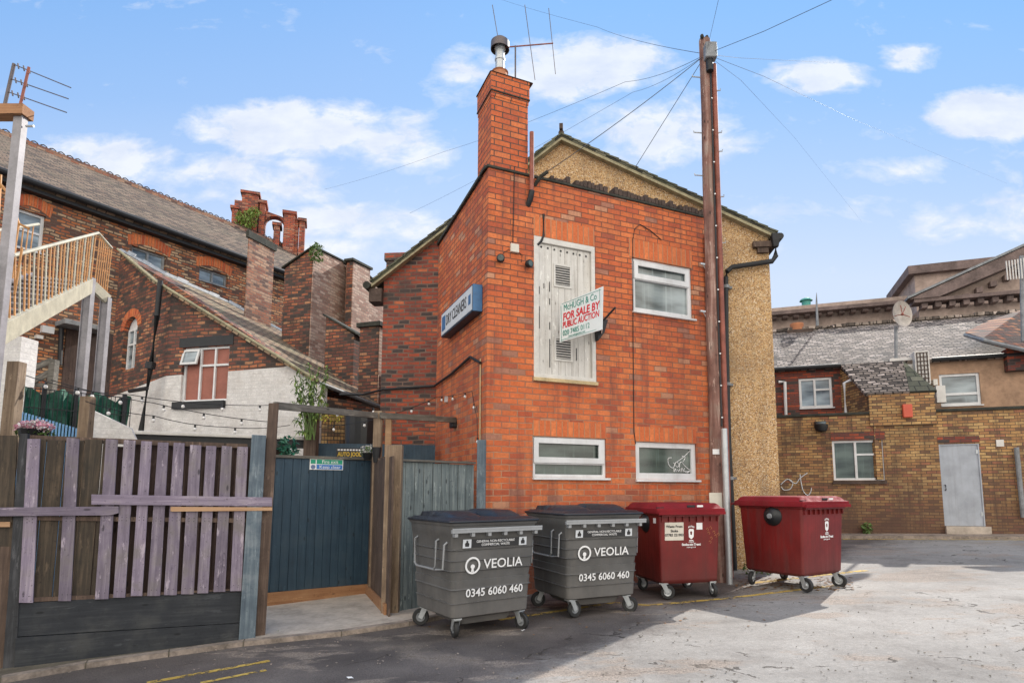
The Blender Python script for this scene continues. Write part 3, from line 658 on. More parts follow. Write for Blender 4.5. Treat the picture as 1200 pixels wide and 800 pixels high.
wn['label'] = 'upper window with narrow opening top light'
mb = MB()    # opening top light sash
u0,u1,z0,z1 = RW1; mb.prism([(u0+.05,z0+.62*(z1-z0)),(u1-.05,z0+.62*(z1-z0)),(u1-.05,z1-.05),(u0+.05,z1-.05)], .008, .04, [[(u0+.13,z0+.72*(z1-z0)),(u0+.13,z1-.12),(u1-.13,z1-.12),(u1-.13,z0+.72*(z1-z0))]])
obj('sash', mb, M_white, wn, FB.M, bevel=.004)
wn = window(FB, bb, RW2, M_glassd, [('h', .40, .09, 0, 1)], sill=.05, fw=.05); wn['label'] = 'lower left window with two long panes'
u0,u1,z0,z1 = RW2; mb = MB(); mb.prism([(u0+.02,z0+.36*(z1-z0)),(u1-.03,z0+.36*(z1-z0)),(u1-.03,z1-.02),(u0+.02,z1-.02)], .004, .04, [[(u0+.10,z0+.50*(z1-z0)),(u0+.10,z1-.10),(u1-.13,z1-.10),(u1-.13,z0+.50*(z1-z0))]])
obj('sash', mb, M_white, wn, FB.M, bevel=.004)
wn = window(FB, bb, RW3, M_glassd, [], sill=.05, fw=.09, fb=.11); wn['label'] = 'lower right window with white scrawl on the glass'
# scrawl on the lower right pane
def scribble(fr, strokes, v, r, m, name, parent=None):
    mb = MB()
    for st in strokes:
        P = [Vector((fr.px(x, y, v)[0], v, fr.px(x, y, v)[1])) for x, y in st]
        Q = []
        for i in range(len(P)-1):
            a = P[max(i-1, 0)]; b = P[i]; c = P[i+1]; dd = P[min(i+2, len(P)-1)]
            for k in range(4):
                t = k/4; Q.append(.5*((2*b)+(-a+c)*t+(2*a-5*b+4*c-dd)*t*t+(-a+3*b-3*c+dd)*t**3))
        Q.append(P[-1]); mb.tube(Q, r, 5)
    return obj(name, mb, m, parent, fr.M)
def z620(pts): return [(620+x/5, 430+y/5) for x, y in pts]
scribble(FB, [z620([(835,530),(815,535),(818,570),(840,590),(855,570),(845,560)]), z620([(850,580),(862,555),(878,570),(870,585),(858,575)]), z620([(880,590),(884,560),(895,555)]), z620([(865,555),(900,530),(942,490)]), z620([(895,520),(915,530),(900,560),(925,590),(945,605),(925,618)]),
   z620([(848,590),(850,612),(858,595),(862,612)]), z620([(868,598),(876,610),(884,596)]), z620([(890,612),(896,590),(904,612)]), z620([(912,592),(906,602),(916,612),(940,608)])], .062, .006, M_decal, 'graffiti', wn)

# loading door
u0,u1,z0,z1 = RD
dr = obj('loading_door_frame', MB().prism([(u0,z0-.03),(u1,z0-.03),(u1,z1),(u0,z1)], -.012, .11, [[(u0+.085,z0+.03),(u0+.085,z1-.09),(u1-.065,z1-.09),(u1-.065,z0+.03)]]), M_whitedirty, bb, bevel=.006)
mb = MB(); n = 8; a0 = u0+.09; wd = (u1-.07-a0)/n
for i in range(n): mb.box(a0+i*wd+.002, a0+(i+1)*wd-.002, .028+.003*(i % 2), .06, z0+.035, z1-.095)
pd = obj('plank_door', mb, M_whiteplank, bb, bevel=.003)
mb = MB()
for i in range(8): mb.lathe([(.0001, 0), (.017, 0), (.017, .004)], FB.M.inverted() @ FB.at(a0+.05+i*.115, .0255, z1-.15-.003*i) @ Matrix.Rotation(R(90), 4, 'X'), 10)
obj('drilled_hole', mb, M_decalblk, pd)
mb = MB()
for (uu, zz, h) in ((.1,.75,.35),(.1,1.3,.12),(.28,.15,.42),(.28,.75,.12),(.28,1.15,.1),(.28,1.36,.16),(.28,.55,.05),(.18,1.4,.08),(.75,.3,.2)):
    mb.box(u0+uu, u0+uu+.012, .0215, .03, z0+zz, z0+zz+h)
obj('open_joint', mb, M_decalblk, pd)
for (cx_, cz_) in (((660, 323)), ((661, 409))):
    uu, zz = FB.px(cx_, cz_); mb = MB(); mb.prism([(uu-.16,zz-.19),(uu+.16,zz-.19),(uu+.16,zz+.19),(uu-.16,zz+.19)], .012, .03, [[(uu-.13,zz-.16),(uu-.13,zz+.16),(uu+.13,zz+.16),(uu+.13,zz-.16)]])
    for i in range(8): mb.obox(Matrix.Translation((uu, .018, zz-.14+i*.04)) @ Matrix.Rotation(R(38), 4, 'X'), -.132, .132, -.008, .016, -.006, .004)
    v_ = obj('vent', mb, M_whitedirty, pd, FB.M)
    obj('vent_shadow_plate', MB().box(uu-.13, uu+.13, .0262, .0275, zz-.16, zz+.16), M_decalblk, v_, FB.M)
obj('threshold', MB().prism([(u0-.01,z0-.09),(u1+.02,z0-.09),(u1+.02,z0-.032),(u0-.01,z0-.032)], -.05, .1), M_cream, bb, bevel=.01)
# chimney
CHT = FB.px(580, 82)[1]
cm = MB(); cm.box(.05, .67, .03, .66, ZT+.042, CHT-.42); cm.box(.043, .68, .022, .67, CHT-.419, CHT-.33); cm.box(.035, .69, .012, .68, CHT-.329, CHT-.03)
chm = obj('chimney', cm, M_chimbrick, bb)
obj('chimney_band', MB().box(.028, .698, .005, .688, CHT-.345, CHT-.325), M_cope, chm)
obj('flaunching', MB().loft([(CHT-.029, .37, .36, .03, .385, .352), (CHT+.02, .3, .3, .05, .385, .352), (CHT+.05, .2, .2, .1, .385, .352)]), M_copebrick, chm)
pz = CHT+.02; PC = (.30, .33)
T = Matrix.Translation((PC[0], PC[1], 0))
obj('chimney_pot', MB().lathe([(.14, pz), (.15, pz+.03), (.13, pz+.06), (.12, pz+.2), (.14, pz+.22), (.09, pz+.25), (.0001, pz+.25)], T), M_terra, chm, smooth=True)
fl = obj('flue', MB().lathe([(.075, pz+.25), (.075, pz+.42), (.085, pz+.43), (.085, pz+.46), (.075, pz+.47), (.075, pz+.62), (.09, pz+.63), (.09, pz+.68), (.0001, pz+.68)], T), M_galv, chm, smooth=True)
obj('cowl', MB().lathe([(.0001, pz+.80), (.10, pz+.81), (.15, pz+.76), (.155, pz+.63), (.145, pz+.63), (.14, pz+.74), (.0001, pz+.77)], T, 24), M_antenna, chm, smooth=True)
# soil vent pipe through the brickwork
pu = FB.px(621, 200)[0]
obj('vent_pipe', MB().tube([(pu, -.07, FB.px(621,158)[1]), (pu, -.07, FB.px(621,226)[1])], .035, 12), M_redpipe, bb, smooth=True)
obj('pipe_elbow', MB().tube([(pu, -.07, FB.px(621,226)[1]), (pu-.01, -.06, FB.px(621,233)[1]), (pu-.03, .03, FB.px(620,241)[1])], .045, 12), M_blackm, bb, smooth=True)

# television aerial on the chimney
ta = thing('television_aerial', 'thin three rod aerial fixed to the tall brick corner chimney', 'aerial', FB.at(.55, .3, CHT))
def fpt(x, y, v): u, z = FB.px(x, y, v); return Vector((u, v, z))
v = .3
obj('mast', MB().tube([(fpt(604,80,v).x, v, CHT-.1), fpt(604,54,v)], .014, 8), M_antenna, ta, FB.M)
obj('boom', MB().tube([fpt(588,56,v), fpt(648,51,v)], .011, 8), M_redpipe, ta, FB.M)
for a, b in (((577,6),(588,70)), ((615,6),(627,94)), ((643,10),(651,87))):
    obj('rod', MB().tube([fpt(*a, v), fpt(*b, v)], .006, 6), M_antenna, ta, FB.M)

# cables on the facade
def facade_cable(pts, label, r=.007, fr=FB, v=-.012, m=M_cable, name='wall_cable', cat='cable'):
    return tag(obj(name, MB().tube([(*[fr.px(x, y, v)[0]], v, fr.px(x, y, v)[1]) for x, y in pts], r, 6), m, None, fr.M), label, cat)
facade_cable([(775,281),(762,270),(750,263),(744,268),(741.5,280),(742,400),(743,505),(745,520)], 'thin black cable looping above the upper window and dropping beside it')
facade_cable([(637,251),(637,276),(634,283),(630,287)], 'short black pipe stub bent over the top left corner of the white door', .02)
facade_cable([(603,195),(602,240),(601,284)], 'short straight black cable running from under the chimney to the cream junction box')
jb = rect(FB, [(597.5,286),(607,287.5),(607,297),(597.5,296)])
tag(obj('junction_box', MB().prism(hole(jb), -.05, -.001), M_paper, None, FB.M, bevel=.006), 'small cream junction box between two round lamps left of the white door', 'junction box')
for (x, y, lab, tg) in ((585, 305, 'round dark wall lamp left of the cream junction box', (-.35, .2)), (617, 311, 'round dark wall lamp right of the cream junction box', (.35, .1))):
    u, z = FB.px(x, y); t = thing('wall_lamp', lab, 'lamp', FB.at(u, 0, z))
    obj('bracket', MB().tube([(u, -.001, z+.02), (u, -.04, z+.03), (u, -.06, z)], .016, 8), M_blackm, t, FB.M, smooth=True)
    Mx = Matrix.Translation((u, -.06, z)) @ Matrix.Rotation(R(90), 4, 'X') @ Matrix.Rotation(tg[0], 4, 'Y')
    obj('lamp_head', MB().lathe([(.0001,-.03),(.04,-.03),(.06,0),(.062,.05),(.055,.06),(.0001,.05)], Mx, 18), M_blackm, t, FB.M, smooth=True)
    obj('lens', MB().lathe([(.0001,.055),(.045,.056),(.045,.06),(.0001,.066)], Mx, 16), M_glassd, t, FB.M)
facade_cable([(588,303),(590,296),(597,292)], 'tiny curled cable joining the left lamp and the cream box', .005)
facade_cable([(607,295),(612,299),(611,307)], 'tiny curled cable joining the right lamp and the cream box', .005)
u, z = FB.px(633, 212); tag(obj('cable_bracket', MB().tube([(u-.1,-.001,z-.1),(u-.03,-.1,z+.02),(u+.06,-.16,z+.09)], .03, 8), M_cope, None, FB.M), 'grey insulator bracket under the coping beside the red pipe', 'bracket')
HOOK = FB.w(FB.px(636, 207)[0], FB.px(636, 207)[1], -.15)

# sale board : two panels meeting at a point away from the wall
sb = thing('sale_board', 'white estate agent sale board hanging beside the white loading door', 'sign', Matrix.Translation(at(690, 390, 8.6)))
a1, a2 = at(656.5, 356.5, 8.95), at(656, 401, 8.95); b1, b2 = at(706.5, 335.5, 8.25), at(705.5, 386, 8.25)
hv = (b1-a1).to_2d().normalized(); nrm = Vector((hv.y, -hv.x, 0))
def panel(A1, A2, B1, B2, name, th=.012):
    n = (B1-A1).cross(A2-A1).normalized(); n = -n if n.y > 0 else n
    return obj(name, MB().hexa([A2, B2, B1, A1], [p-n*th for p in (A2, B2, B1, A1)]), M_board, sb, Matrix.Identity(4)), n
pn, n_ = panel(a1, a2, b1, b2, 'panel')
c1, c2 = FB.wp(703.5, 352, .0), FB.wp(703.5, 392, .0)
panel(b1+Vector((.01,.02,0)), b2+Vector((.01,.02,0)), c1-FB.v*.05, c2-FB.v*.05, 'panel')
uB, zB = FB.px(701, 384)
mb = MB(); mb.prism([(uB-.07, zB-.25), (uB-.1, zB+.1), (uB+.12, zB+.12), (uB+.05, zB-.1)], -.12, -.02); mb.tube([(uB, -.01, zB+.03), (uB-.05, -.6, zB+.16)], .018, 8)
obj('bracket', mb, M_blackm, sb, FB.M, bevel=.01)
ex = (b1-a1); ey = ((a1-a2)+(b1-b2))*.5
Wd = ex.length; Hd = ey.length; exn = ex.normalized(); eyn = (ey-exn*ey.dot(exn)).normalized(); en = exn.cross(eyn)
shx = ey.dot(exn)/Hd
O_ = (a2+b2)/2
def bm_(fx, fy): # matrix whose local x along board, z up board, -y out
    p = O_+ex*(fx-.5)+((a1-a2)*(1-fx)+(b1-b2)*fx)*fy + n_*.002
    sh = ey/Hd
    return Matrix((exn, -n_, sh)).transposed().to_4x4(), p
def btext(s, size, m, fx, fy, **k):
    M3, p = bm_(fx, fy); return text(s, size, m, pn, Matrix.Translation(p) @ M3, **k)
btext('McHUGH & Co', .145, M_teal, .48, .84, xs=Wd*.82)
btext('FOR SALE BY', .165, M_redp, .5, .60, xs=Wd*.90, bold=.004, shear=.1)
btext('PUBLIC AUCTION', .135, M_redp, .5, .40, xs=Wd*.79, bold=.003, shear=.1)
btext('020 7485 0112', .115, M_teal, .40, .20, xs=Wd*.92)
btext('www.mchughandco.com', .04, M_teal, .42, .09, xs=Wd)
for fy in (.04, .965):
    M3, p = bm_(.5, fy); obj('border_line', MB().box(-Wd*.46, Wd*.46, -.001, 0, -.003, .003), M_teal, pn, Matrix.Translation(p) @ M3)
for fx in (.04, .94):
    M3, p = bm_(fx, .5); obj('border_line', MB().box(-.003, .003, -.001, 0, -Hd*.46, Hd*.46), M_teal, pn, Matrix.Translation(p) @ M3)

# box sign on the side wall
r = rect(FS, [(517,370),(552,335),(555,358),(518,396)]); dpt = .16
r = (FS.px(517.5,385,-dpt)[0], FS.px(553.5,345,-dpt)[0], (FS.px(518,396,-dpt)[1]+FS.px(555,359,-dpt)[1])/2, (FS.px(517,370,-dpt)[1]+FS.px(552,335,-dpt)[1])/2)
M_signshade = plain('shaded_sign_tin', (.02,.045,.08), .5, var=.5, scale=7)  # casing coloured dark to carry the shade on its underside
bx = thing('box_sign', 'long blue and white cleaners box sign on the left side wall', 'sign', FS.at((r[0]+r[1])/2, 0, r[2]))
obj('casing', MB().box(r[0]-.02, r[1]+.02, -dpt, -.002, r[2]-.02, r[3]+.02), M_signshade, bx, FS.M, bevel=.01)
obj('end_cap', MB().box(r[1]+.021, r[1]+.03, -dpt, -.01, r[2]-.01, r[3]+.01), M_signblue, bx, FS.M)
fc_ = obj('face', MB().box(r[0], r[1], -dpt-.006, -dpt-.001, r[2]+.01, r[3]-.01), M_signwhite, bx, FS.M)
zc = (r[2]+r[3])/2; L_ = r[1]-r[0]; yf = -dpt-.009
text('DRY CLEANERS', .26, M_decalblk, fc_, FS.at((r[0]+r[1])/2+.02, yf, zc), xs=(L_*.72)/1.95)
obj('emblem', MB().box(r[0]+.05, r[0]+.26, yf, yf+.002, r[2]+.07, r[3]-.07), M_signblue, fc_, FS.M)
obj('emblem', MB().box(r[1]-.17, r[1]-.06, yf, yf+.002, r[2]+.12, r[3]-.12), M_signblue, fc_, FS.M)
# small things on the side wall
u, z = FS.px(534, 497, 0); tag(obj('flood_lamp', MB().box(u-.09,u+.09,-.09,-.002,z-.06,z+.05), M_blackm, None, FS.M, bevel=.012), 'small dark box lamp at the end of the silvered beam', 'lamp')
u, z = FS.px(524.5, 468, 0); tag(obj('plastic_bracket', MB().box(u-.02,u+.03,-.05,-.002,z-.05,z+.06).box(u-.05,u+.0,-.04,-.002,z+.03,z+.06), M_white, None, FS.M), 'small white plastic bracket screwed to side wall under the black cable', 'bracket')
tag(obj('conduit', MB().tube([(FS.px(563,420,-.02)[0],-.02,FS.px(563,420,-.02)[1]), (FS.px(562.5,520,-.02)[0],-.02,FS.px(562.5,520,-.02)[1])], .01, 6), M_redp if 0 else M_cream, None, FS.M), 'thin pale conduit standing upright near the left corner of the side wall', 'pipe')

# ================================================================== GABLE HOUSE (old brick + pebbledash)
gh_ = thing('gable_house', 'pebbledashed gable house with mossy verges behind the orange brick building', 'house', FG.M)
eL = FG.px(450, 329); eR = FG.px(909, 283); ap = FG.px(658, 168); us = FG.px(513, 400)[0]
zs_ = eL[1]+(ap[1]-eL[1])*(us-eL[0])/(ap[0]-eL[0])
UR = FG.px(914, 575)[0]; zR = ap[1]+(eR[1]-ap[1])*(UR-ap[0])/(eR[0]-ap[0])
obj('wall', MB().prism([(eL[0],-.4),(us,-.4),(us,zs_),(eL[0],eL[1])], 0, .3), M_oldbrick, gh_)['label'] = 'strip of old sooty red brick at the left end of the gable'
obj('wall', MB().prism([(us+.001,-.4),(UR,-.4),(UR,zR),(ap[0],ap[1]),(us+.001,zs_)], 0, .3), M_pebble, gh_)['label'] = 'pebbledashed gable wall'
obj('wall', MB().box(eL[0], eL[0]+.3, .301, 9, -.4, eL[1]), M_oldbrick, gh_)
obj('wall', MB().box(UR-.3, UR, .301, 9, -.4, zR), M_oldbrick, gh_)
sl = (ap[1]-eL[1])/(ap[0]-eL[0]); sr = (eR[1]-ap[1])/(eR[0]-ap[0])
eLx = eL[0]-.22; eRx = UR+.12
zL2 = ap[1]+(eLx-ap[0])*sl; zR2 = ap[1]+(eRx-ap[0])*sr
vf = -.14
for (ux, zx) in ((eLx, zL2), (eRx, zR2)):
    slab('roof', [FG.w(ux, zx+.13, vf), FG.w(ux, zx+.13, 9), FG.w(ap[0], ap[1]+.13, 9), FG.w(ap[0], ap[1]+.13, vf)], .06, M_greentile, gh_)
mb = MB(); mb.prism([(eLx,zL2+.0),(ap[0],ap[1]-.0),(eRx,zR2+.0),(eRx,zR2+.072),(ap[0],ap[1]+.072),(eLx,zL2+.072)], vf+.01, -.001)
obj('verge', mb, M_verge, gh_)
mb = MB()
for (ux, zx, s) in ((eLx, zL2, 1), (eRx, zR2, -1)):
    n = int(math.hypot(ux-ap[0], zx-ap[1])/.2)
    for i in range(n):
        t = i/n; uu = lerp(ux, ap[0], t); zz = lerp(zx, ap[1], t)+.13; an = math.atan(sl if s > 0 else sr)
        mb.obox(Matrix.Translation((uu, vf, zz)) @ Matrix.Rotation(-an+s*.09, 4, 'Y'), -.02 if s > 0 else -.23, .23 if s > 0 else .02, -.015, .14, -.012, .016)
obj('verge_tiles', mb, M_greentile, gh_)
mb = MB()
for i in range(18): mb.tube([(ap[0], vf-.0+i*.5, ap[1]+.14), (ap[0], vf+.47+i*.5, ap[1]+.12)], .055, 10)
obj('ridge_tiles', mb, M_copebrick, gh_)
obj('finial', MB().box(ap[0]-.035, ap[0]+.035, vf-.05, vf+.03, ap[1]+.19, ap[1]+.30), M_copebrick, gh_)
mb = MB(); mb.tube([(eLx-.06, vf-.05, zL2+.03), (eLx-.06, 9, zL2+.03)], .075, 10); obj('gutter', mb, M_cope, gh_)
mb = MB(); mb.box(eLx-.03, eL[0]-.001, -.12, .2, zL2-.28, zL2-.02); obj('eaves_box', mb, M_copebrick, gh_)
mb = MB(); mb.tube([(eRx+.05, vf-.03, zR2+.03), (eRx+.05, 9, zR2+.03)], .06, 10); obj('gutter', mb, M_blackm, gh_)
a = FG.px(893, 279, -.06); mb = MB(); mb.box(UR-.3, UR+.05, -.1, -.001, zR-.20, zR-.09); mb.box(UR-.22, UR-.02, -.07, -.002, zR-.30, zR-.205)
obj('timber_bearer', mb, M_browpost, gh_)
dp = [(909,283),(909,300),(905,306),(858,313),(852,318),(850.5,325),(851,400),(854,520),(858,600),(861,668)]
dpo = obj('downpipe', MB().tube([(FG.px(x,y,-.1)[0], -.1, FG.px(x,y,-.1)[1]) for x, y in dp], .047, 12), M_blackm, gh_, smooth=True)
mb = MB()
for x, y in ((851,336),(852,450),(856,560)): u, z = FG.px(x, y, -.1); mb.tube([(u,-.1,z-.03),(u,-.1,z+.03)], .06, 12); mb.box(u-.12,u+.12,-.06,-.002,z-.02,z+.02)
obj('pipe_collar', mb, M_lead, dpo, FG.M)
mb = MB(); u, z = FG.px(908, 276, -.1); mb.loft([(z-.22,.05,.05,.02,u,-.1),(z-.1,.07,.07,.02,u,-.1),(z+.02,.075,.075,.02,u,-.1)]); obj('hopper', mb, M_blackm, dpo, FG.M)
# little chimney seen over the left eaves
cu, cz = FG.px(453, 300, 2.2); c2_ = FG.px(468, 300, 2.2)[0]
cc = obj('chimney', MB().box(cu, c2_+.3, 2.2, 2.8, eL[1]-.6, cz-.12).box(cu-.04, c2_+.34, 2.16, 2.84, cz-.12, cz+.06), M_oldbrick, gh_)
# black waste pipe in the angle between the brick building and the gable house
tag(obj('waste_pipe', MB().tube([(U1+.05, -.03, FB.px(829,268)[1]), (U1-.0, -.07, FB.px(829,280)[1]), (U1+.0, -.07, .1)], .05, 12), M_blackm, None, FB.M, smooth=True), 'black waste pipe running down the right edge of the orange brick wall', 'pipe')
mb = MB(); mb.box(U1-.12, U1+.35, -.06, .0, FB.px(829,268)[1]-.1, FB.px(829,268)[1]+.1)
for x, y, s in ((818, 311, .12), (818, 366, .12)):
    u, z = FB.px(x, y); tag(obj('cable_cleat', MB().box(u-.02,u+.2,-.1,-.07,z-.015,z+.015).tube([(u+.04,-.08,z),(u+.16,-.04,z-.1)], .01, 6), M_galv, None, FB.M), '%s pale metal bracket between upper window and telegraph pole' % ('higher' if y < 340 else 'lower'), 'bracket')

# ================================================================== TELEGRAPH POLE
PX, PY = at(840.5, 575, 9.55).x, 9.55
pb0 = g(PX, PY); pt = at(826, 48, 9.55)
tp = thing('telegraph_pole', 'tall weathered wooden telegraph pole in front of the pebbledashed gable', 'telegraph pole', Matrix.Translation((PX, PY, pb0)))
I = Matrix.Identity(4)
pth = [(lerp(PX, pt.x, i/14)+.006*math.sin(i*1.7), PY, lerp(pb0-.1, pt.z, i/14)) for i in range(15)]
pole = obj('pole', MB().tube(pth, .115, 20, .095), M_pole, tp, I, smooth=True)
def onpole(y, dx=0., dy=0.):
    z = at(838, y, PY).z; t = (z-pb0)/(pt.z-pb0); r = lerp(.115, .095, t); return Vector((lerp(PX, pt.x, t)+dx*r, PY+dy*r, z)), r
cp, r_ = onpole(68, .35, -1.25)
obj('terminal_box', MB().box(cp.x-.09, cp.x+.11, cp.y-.1, cp.y+.06, cp.z-.14, cp.z+.14), M_lead, tp, I, bevel=.02)
cp, r_ = onpole(80, .3, -1.1); obj('cable_joint', MB().tube([(cp.x, cp.y-.02, cp.z+.06), (cp.x, cp.y-.03, cp.z-.16)], .06, 10), M_blackm, tp, I, smooth=True)
mb = MB()
for k in range(9): mb.blob((pt.x-.08+random.uniform(0,.14), PY+random.uniform(-.1,.05), pt.z+random.uniform(-.02,.07)), .035, .035, .04, 6, 4)
obj('pole_cap', mb, M_cope, tp, I)
for y, s in ((91,-1),(107,1),(156,-1),(156,1),(206,-1),(231,1),(178,1),(285,1)):
    cp, r_ = onpole(y, s*.9); e = cp+Vector((s*.15, -.02, .0))
    obj('step_iron', MB().tube([cp, e, e+Vector((0,0,.03))], .01, 6), M_galv, tp, I)
# riser cable and conduits up the right side of the pole
mb = MB(); mb.tube([onpole(y, .55, -.95)[0] for y in (70,150,250,350,500)], .014, 6); obj('riser_cable', mb, M_cable, tp, I)
mb = MB(); mb.tube([(onpole(y, 1.0, -.45)[0]+Vector((.03,0,0))) for y in (78,150,250,350,450,560,676)], .045, 10); obj('riser_casing', mb, M_redpipe, tp, I, smooth=True)
mb = MB()
for y in range(120, 500, 37): cp = onpole(y, .62, -1.1)[0]; mb.box(cp.x-.012, cp.x+.012, cp.y-.005, cp.y+.02, cp.z-.009, cp.z+.009)
obj('cable_clip', mb, M_decal, tp, I)
a, b = at(848.5, 502, 9.33), at(851, 679, 9.33); obj('steel_conduit', MB().tube([a, (a.x, 9.33, pb0-.02)], .048, 14), M_galv, tp, I, smooth=True)
for (x0,y0,x1,y1,mm) in ((832,577,846,599,M_paper),(835.5,526,843,532,M_decal)):
    p0 = at(x0, y1, PY-.13); p1_ = at(x1, y0, PY-.13)
    obj('notice', MB().box(p0.x, p1_.x, PY-.128, PY-.108, p0.z, p1_.z), mm, tp, I)
# overhead wires
PT = onpole(66, 0, -.5)[0]
def wire(pts, label, r=.008, sag=.0, group=None):
    P = []
    for a, b in zip(pts[:-1], pts[1:]):
        n = 14
        for i in range(n): t = i/n; q = a.lerp(b, t); q.z -= sag*4*t*(1-t); P.append(q)
    P.append(pts[-1]); return tag(obj('overhead_wire', MB().tube(P, r*.62, 5), M_wire), label, 'wire', group)
wire([PT, HOOK], 'thick overhead wire slanting from the pole down to the brick wall bracket', .010, .05)
wire([PT, FG.wp(742, 200, -.1)], 'steep overhead wire slanting from the pole to the gable verge', .009, .0)
wire([PT, at(733, 96, 13), at(640, 130, 17)][:2]+[at(520, 178, 24), at(380, 222, 36)], 'long overhead wire crossing left over the chimney sky', .007, .1)
wire([PT, at(742, 108, 14), at(480, 250, 24)], 'lower faint overhead wire leading left behind the chimney', .006, .1)
wire([PT, at(700, 32, 20), at(560, -10, 40)], 'topmost overhead wire rising left from the pole head', .008, .1)
wire([PT, at(842, 0, 6), at(850, -60, 4)], 'overhead wire leaving straight up towards the viewer', .004, .0)
wire([PT, at(895, 37, 8.5), at(975, 0, 7.5), at(1100, -60, 6)], 'overhead wire rising to the upper right corner of the sky', .007, .0)
wire([PT, at(864, 68, 12), at(980, 74, 30)], 'nearly level overhead wire running right behind the pole', .006, .0)
wire([PT, at(896, 90, 12), at(1000, 140, 30), at(1180, 215, 60)], 'overhead wire sloping gently down to the right rooftops', .006, .0)
wire([PT, at(868, 94, 12), at(930, 160, 26), at(1010, 260, 50)], 'overhead wire sloping steeply down to the right behind the gable', .005, .0)

# ================================================================== WHEELED BINS
def castor(parent, x, y, ang, Mb, r=.095, wm=M_lead):
    M = Mb @ Matrix.Translation((x, y, 0)) @ Matrix.Rotation(ang, 4, 'Z')
    mb = MB(); mb.box(-.06, .06, -.045, .045, .2, .212); mb.box(-.035, .035, -.04, .04, .185, .2)
    for s in (-1, 1): mb.prism([(-.035,.2),(.035,.2),(.075,r+.0),(.03,r-.025)], s*.033-.004, s*.033+.004)
    f = obj('castor', mb, M_galv, parent, M)
    W = Matrix.Translation((.05, 0, r)) @ Matrix.Rotation(R(90), 4, 'X')
    obj('tyre', MB().lathe([(.052,-.022),(r-.008,-.024),(r,-.012),(r,.012),(r-.008,.024),(.052,.022),(.052,-.022)], W, 24), M_rubber, f, M, smooth=True)
    obj('hub', MB().lathe([(.0001,-.024),(.02,-.026),(.03,-.012),(.052,-.02),(.052,.02),(.03,.012),(.02,.026),(.0001,.024)], W, 20), wm, f, M, smooth=True)
def grey_bin(cx, cy, th, label, n1, casts):
    Mb = Matrix.Translation((cx, cy, g(cx, cy))) @ Matrix.Rotation(th, 4, 'Z')
    t = thing('wheeled_bin', label, 'bin', Mb, 'large four wheeled bins')
    z0, z1 = .225, 1.17; hb, ht = .475, .535; db, dt = .46, .535
    def hw(z): return lerp(hb, ht, (z-z0)/(z1-z0))
    def hd(z): return lerp(db, dt, (z-z0)/(z1-z0))
    rings = []
    for (z, e) in ((.205,-.03),(.225,0),(.36,0),(.366,.013),(.372,-.004),(.50,-.004),(.507,.011),(.52,0),(.60,0),(.606,-.011),(.69,-.006),(.70,.012),(.708,0),(.80,0),(.806,.013),(.815,0),(.91,0),(.918,.014),(.926,0),(1.07,0),(1.076,.004),(1.17,.004)):
        rings.append((z, hw(z)+e, hd(z)+e, .05))
    obj('body', MB().loft(rings, 4), M_grip, t, smooth=True)
    obj('drain_sump', MB().loft([(.12,.30,.32,.05),(.21,.36,.36,.06)]), M_grip, t)
    # rim and lid
    obj('rim', MB().loft([(1.172,.55,.55,.05),(1.2,.56,.56,.05)], 4), M_grip, t)
    lid = MB().loft([(1.201,.565,.57,.05),(1.212,.575,.58,.05),(1.225,.57,.575,.05),(1.236,.535,.54,.06),(1.25,.52,.52,.07)], 4)
    for cxx, hwx, top in ((-.26,.2,1.305),(.28,.19,1.32)):
        lid.loft([(1.245,hwx,.42,.09,cxx,.04),(1.268,hwx-.012,.40,.09,cxx,.05),(top-.012,hwx-.05,.33,.08,cxx,.08),(top,hwx-.075,.29,.07,cxx,.09)], 4)
    lid.loft([(1.246,.46,.2,.05,.0,.28),(1.30,.44,.17,.05,.0,.29)], 3)
    obj('lid', lid, M_lid, t, smooth=True)
    rl = MB().box(-.555,.575,-.60,-.563,1.10,1.135); rl.box(-.555,.575,-.603,-.597,1.128,1.15)
    for k in range(6): rl.box(-.5+k*.2-.02,-.5+k*.2+.02,-.585,-.53,1.06,1.10)
    obj('lifting_rail', rl, M_railg, t, bevel=.004)
    for s in (-1, 1):
        x = s*(hw(.85)+.01); xo = s*(hw(.85)+.045)
        mb = MB(); mb.tube([(x,-.22,1.02),(xo,-.22,1.0),(xo,-.22,.74),(xo-s*.0,-.18,.70),(xo,.28,.70),(xo,.33,.74),(xo,.33,1.0),(x,.33,1.02)], .011, 8)
        mb.tube([(x,-.42,1.0),(xo,-.42,.97),(xo,-.40,.72),(xo,-.22,.70)], .011, 8)
        obj('side_handle', mb, M_railg, t, smooth=True)
    for s in (-1, 1):
        for yv in (.47,.60,.75,.86): mb = None
    tilt = math.atan((dt-db)/(z1-z0))
    def fm(x, z): return Mb @ Matrix.Translation((x, -hd(z)-.016, z)) @ Matrix.Rotation(tilt, 4, 'X')
    # logo
    mb = MB(); ring = [(.070,-.002),(.070,.002),(.090,.002),(.090,-.002),(.070,-.002)]
    mb.lathe(ring, Matrix.Rotation(R(90), 4, 'X'), 28); mb.prism([(-.016,-.066),(.016,-.066),(.011,-.03),(-.011,-.03)], -.002, .002); mb.lathe([(.0001,.003),(.024,.003),(.024,-.003),(.0001,-.003)], Matrix.Translation((0,0,-.012)) @ Matrix.Rotation(R(90),4,'X'), 16)
    obj('emblem', mb, M_decal, t, fm(-.27, .755))
    text('VEOLIA', .14, M_decal, t, fm(.11, .757), xs=1.06, bold=.0012)
    text('0345 6060 460', .118, M_decal, t, fm(.02, .465), xs=1.0, bold=.0015)
    st = obj('sticker', MB().box(-.30,.30,-.001,.001,-.042,.042), M_decalblk, t, fm(.0, .985))
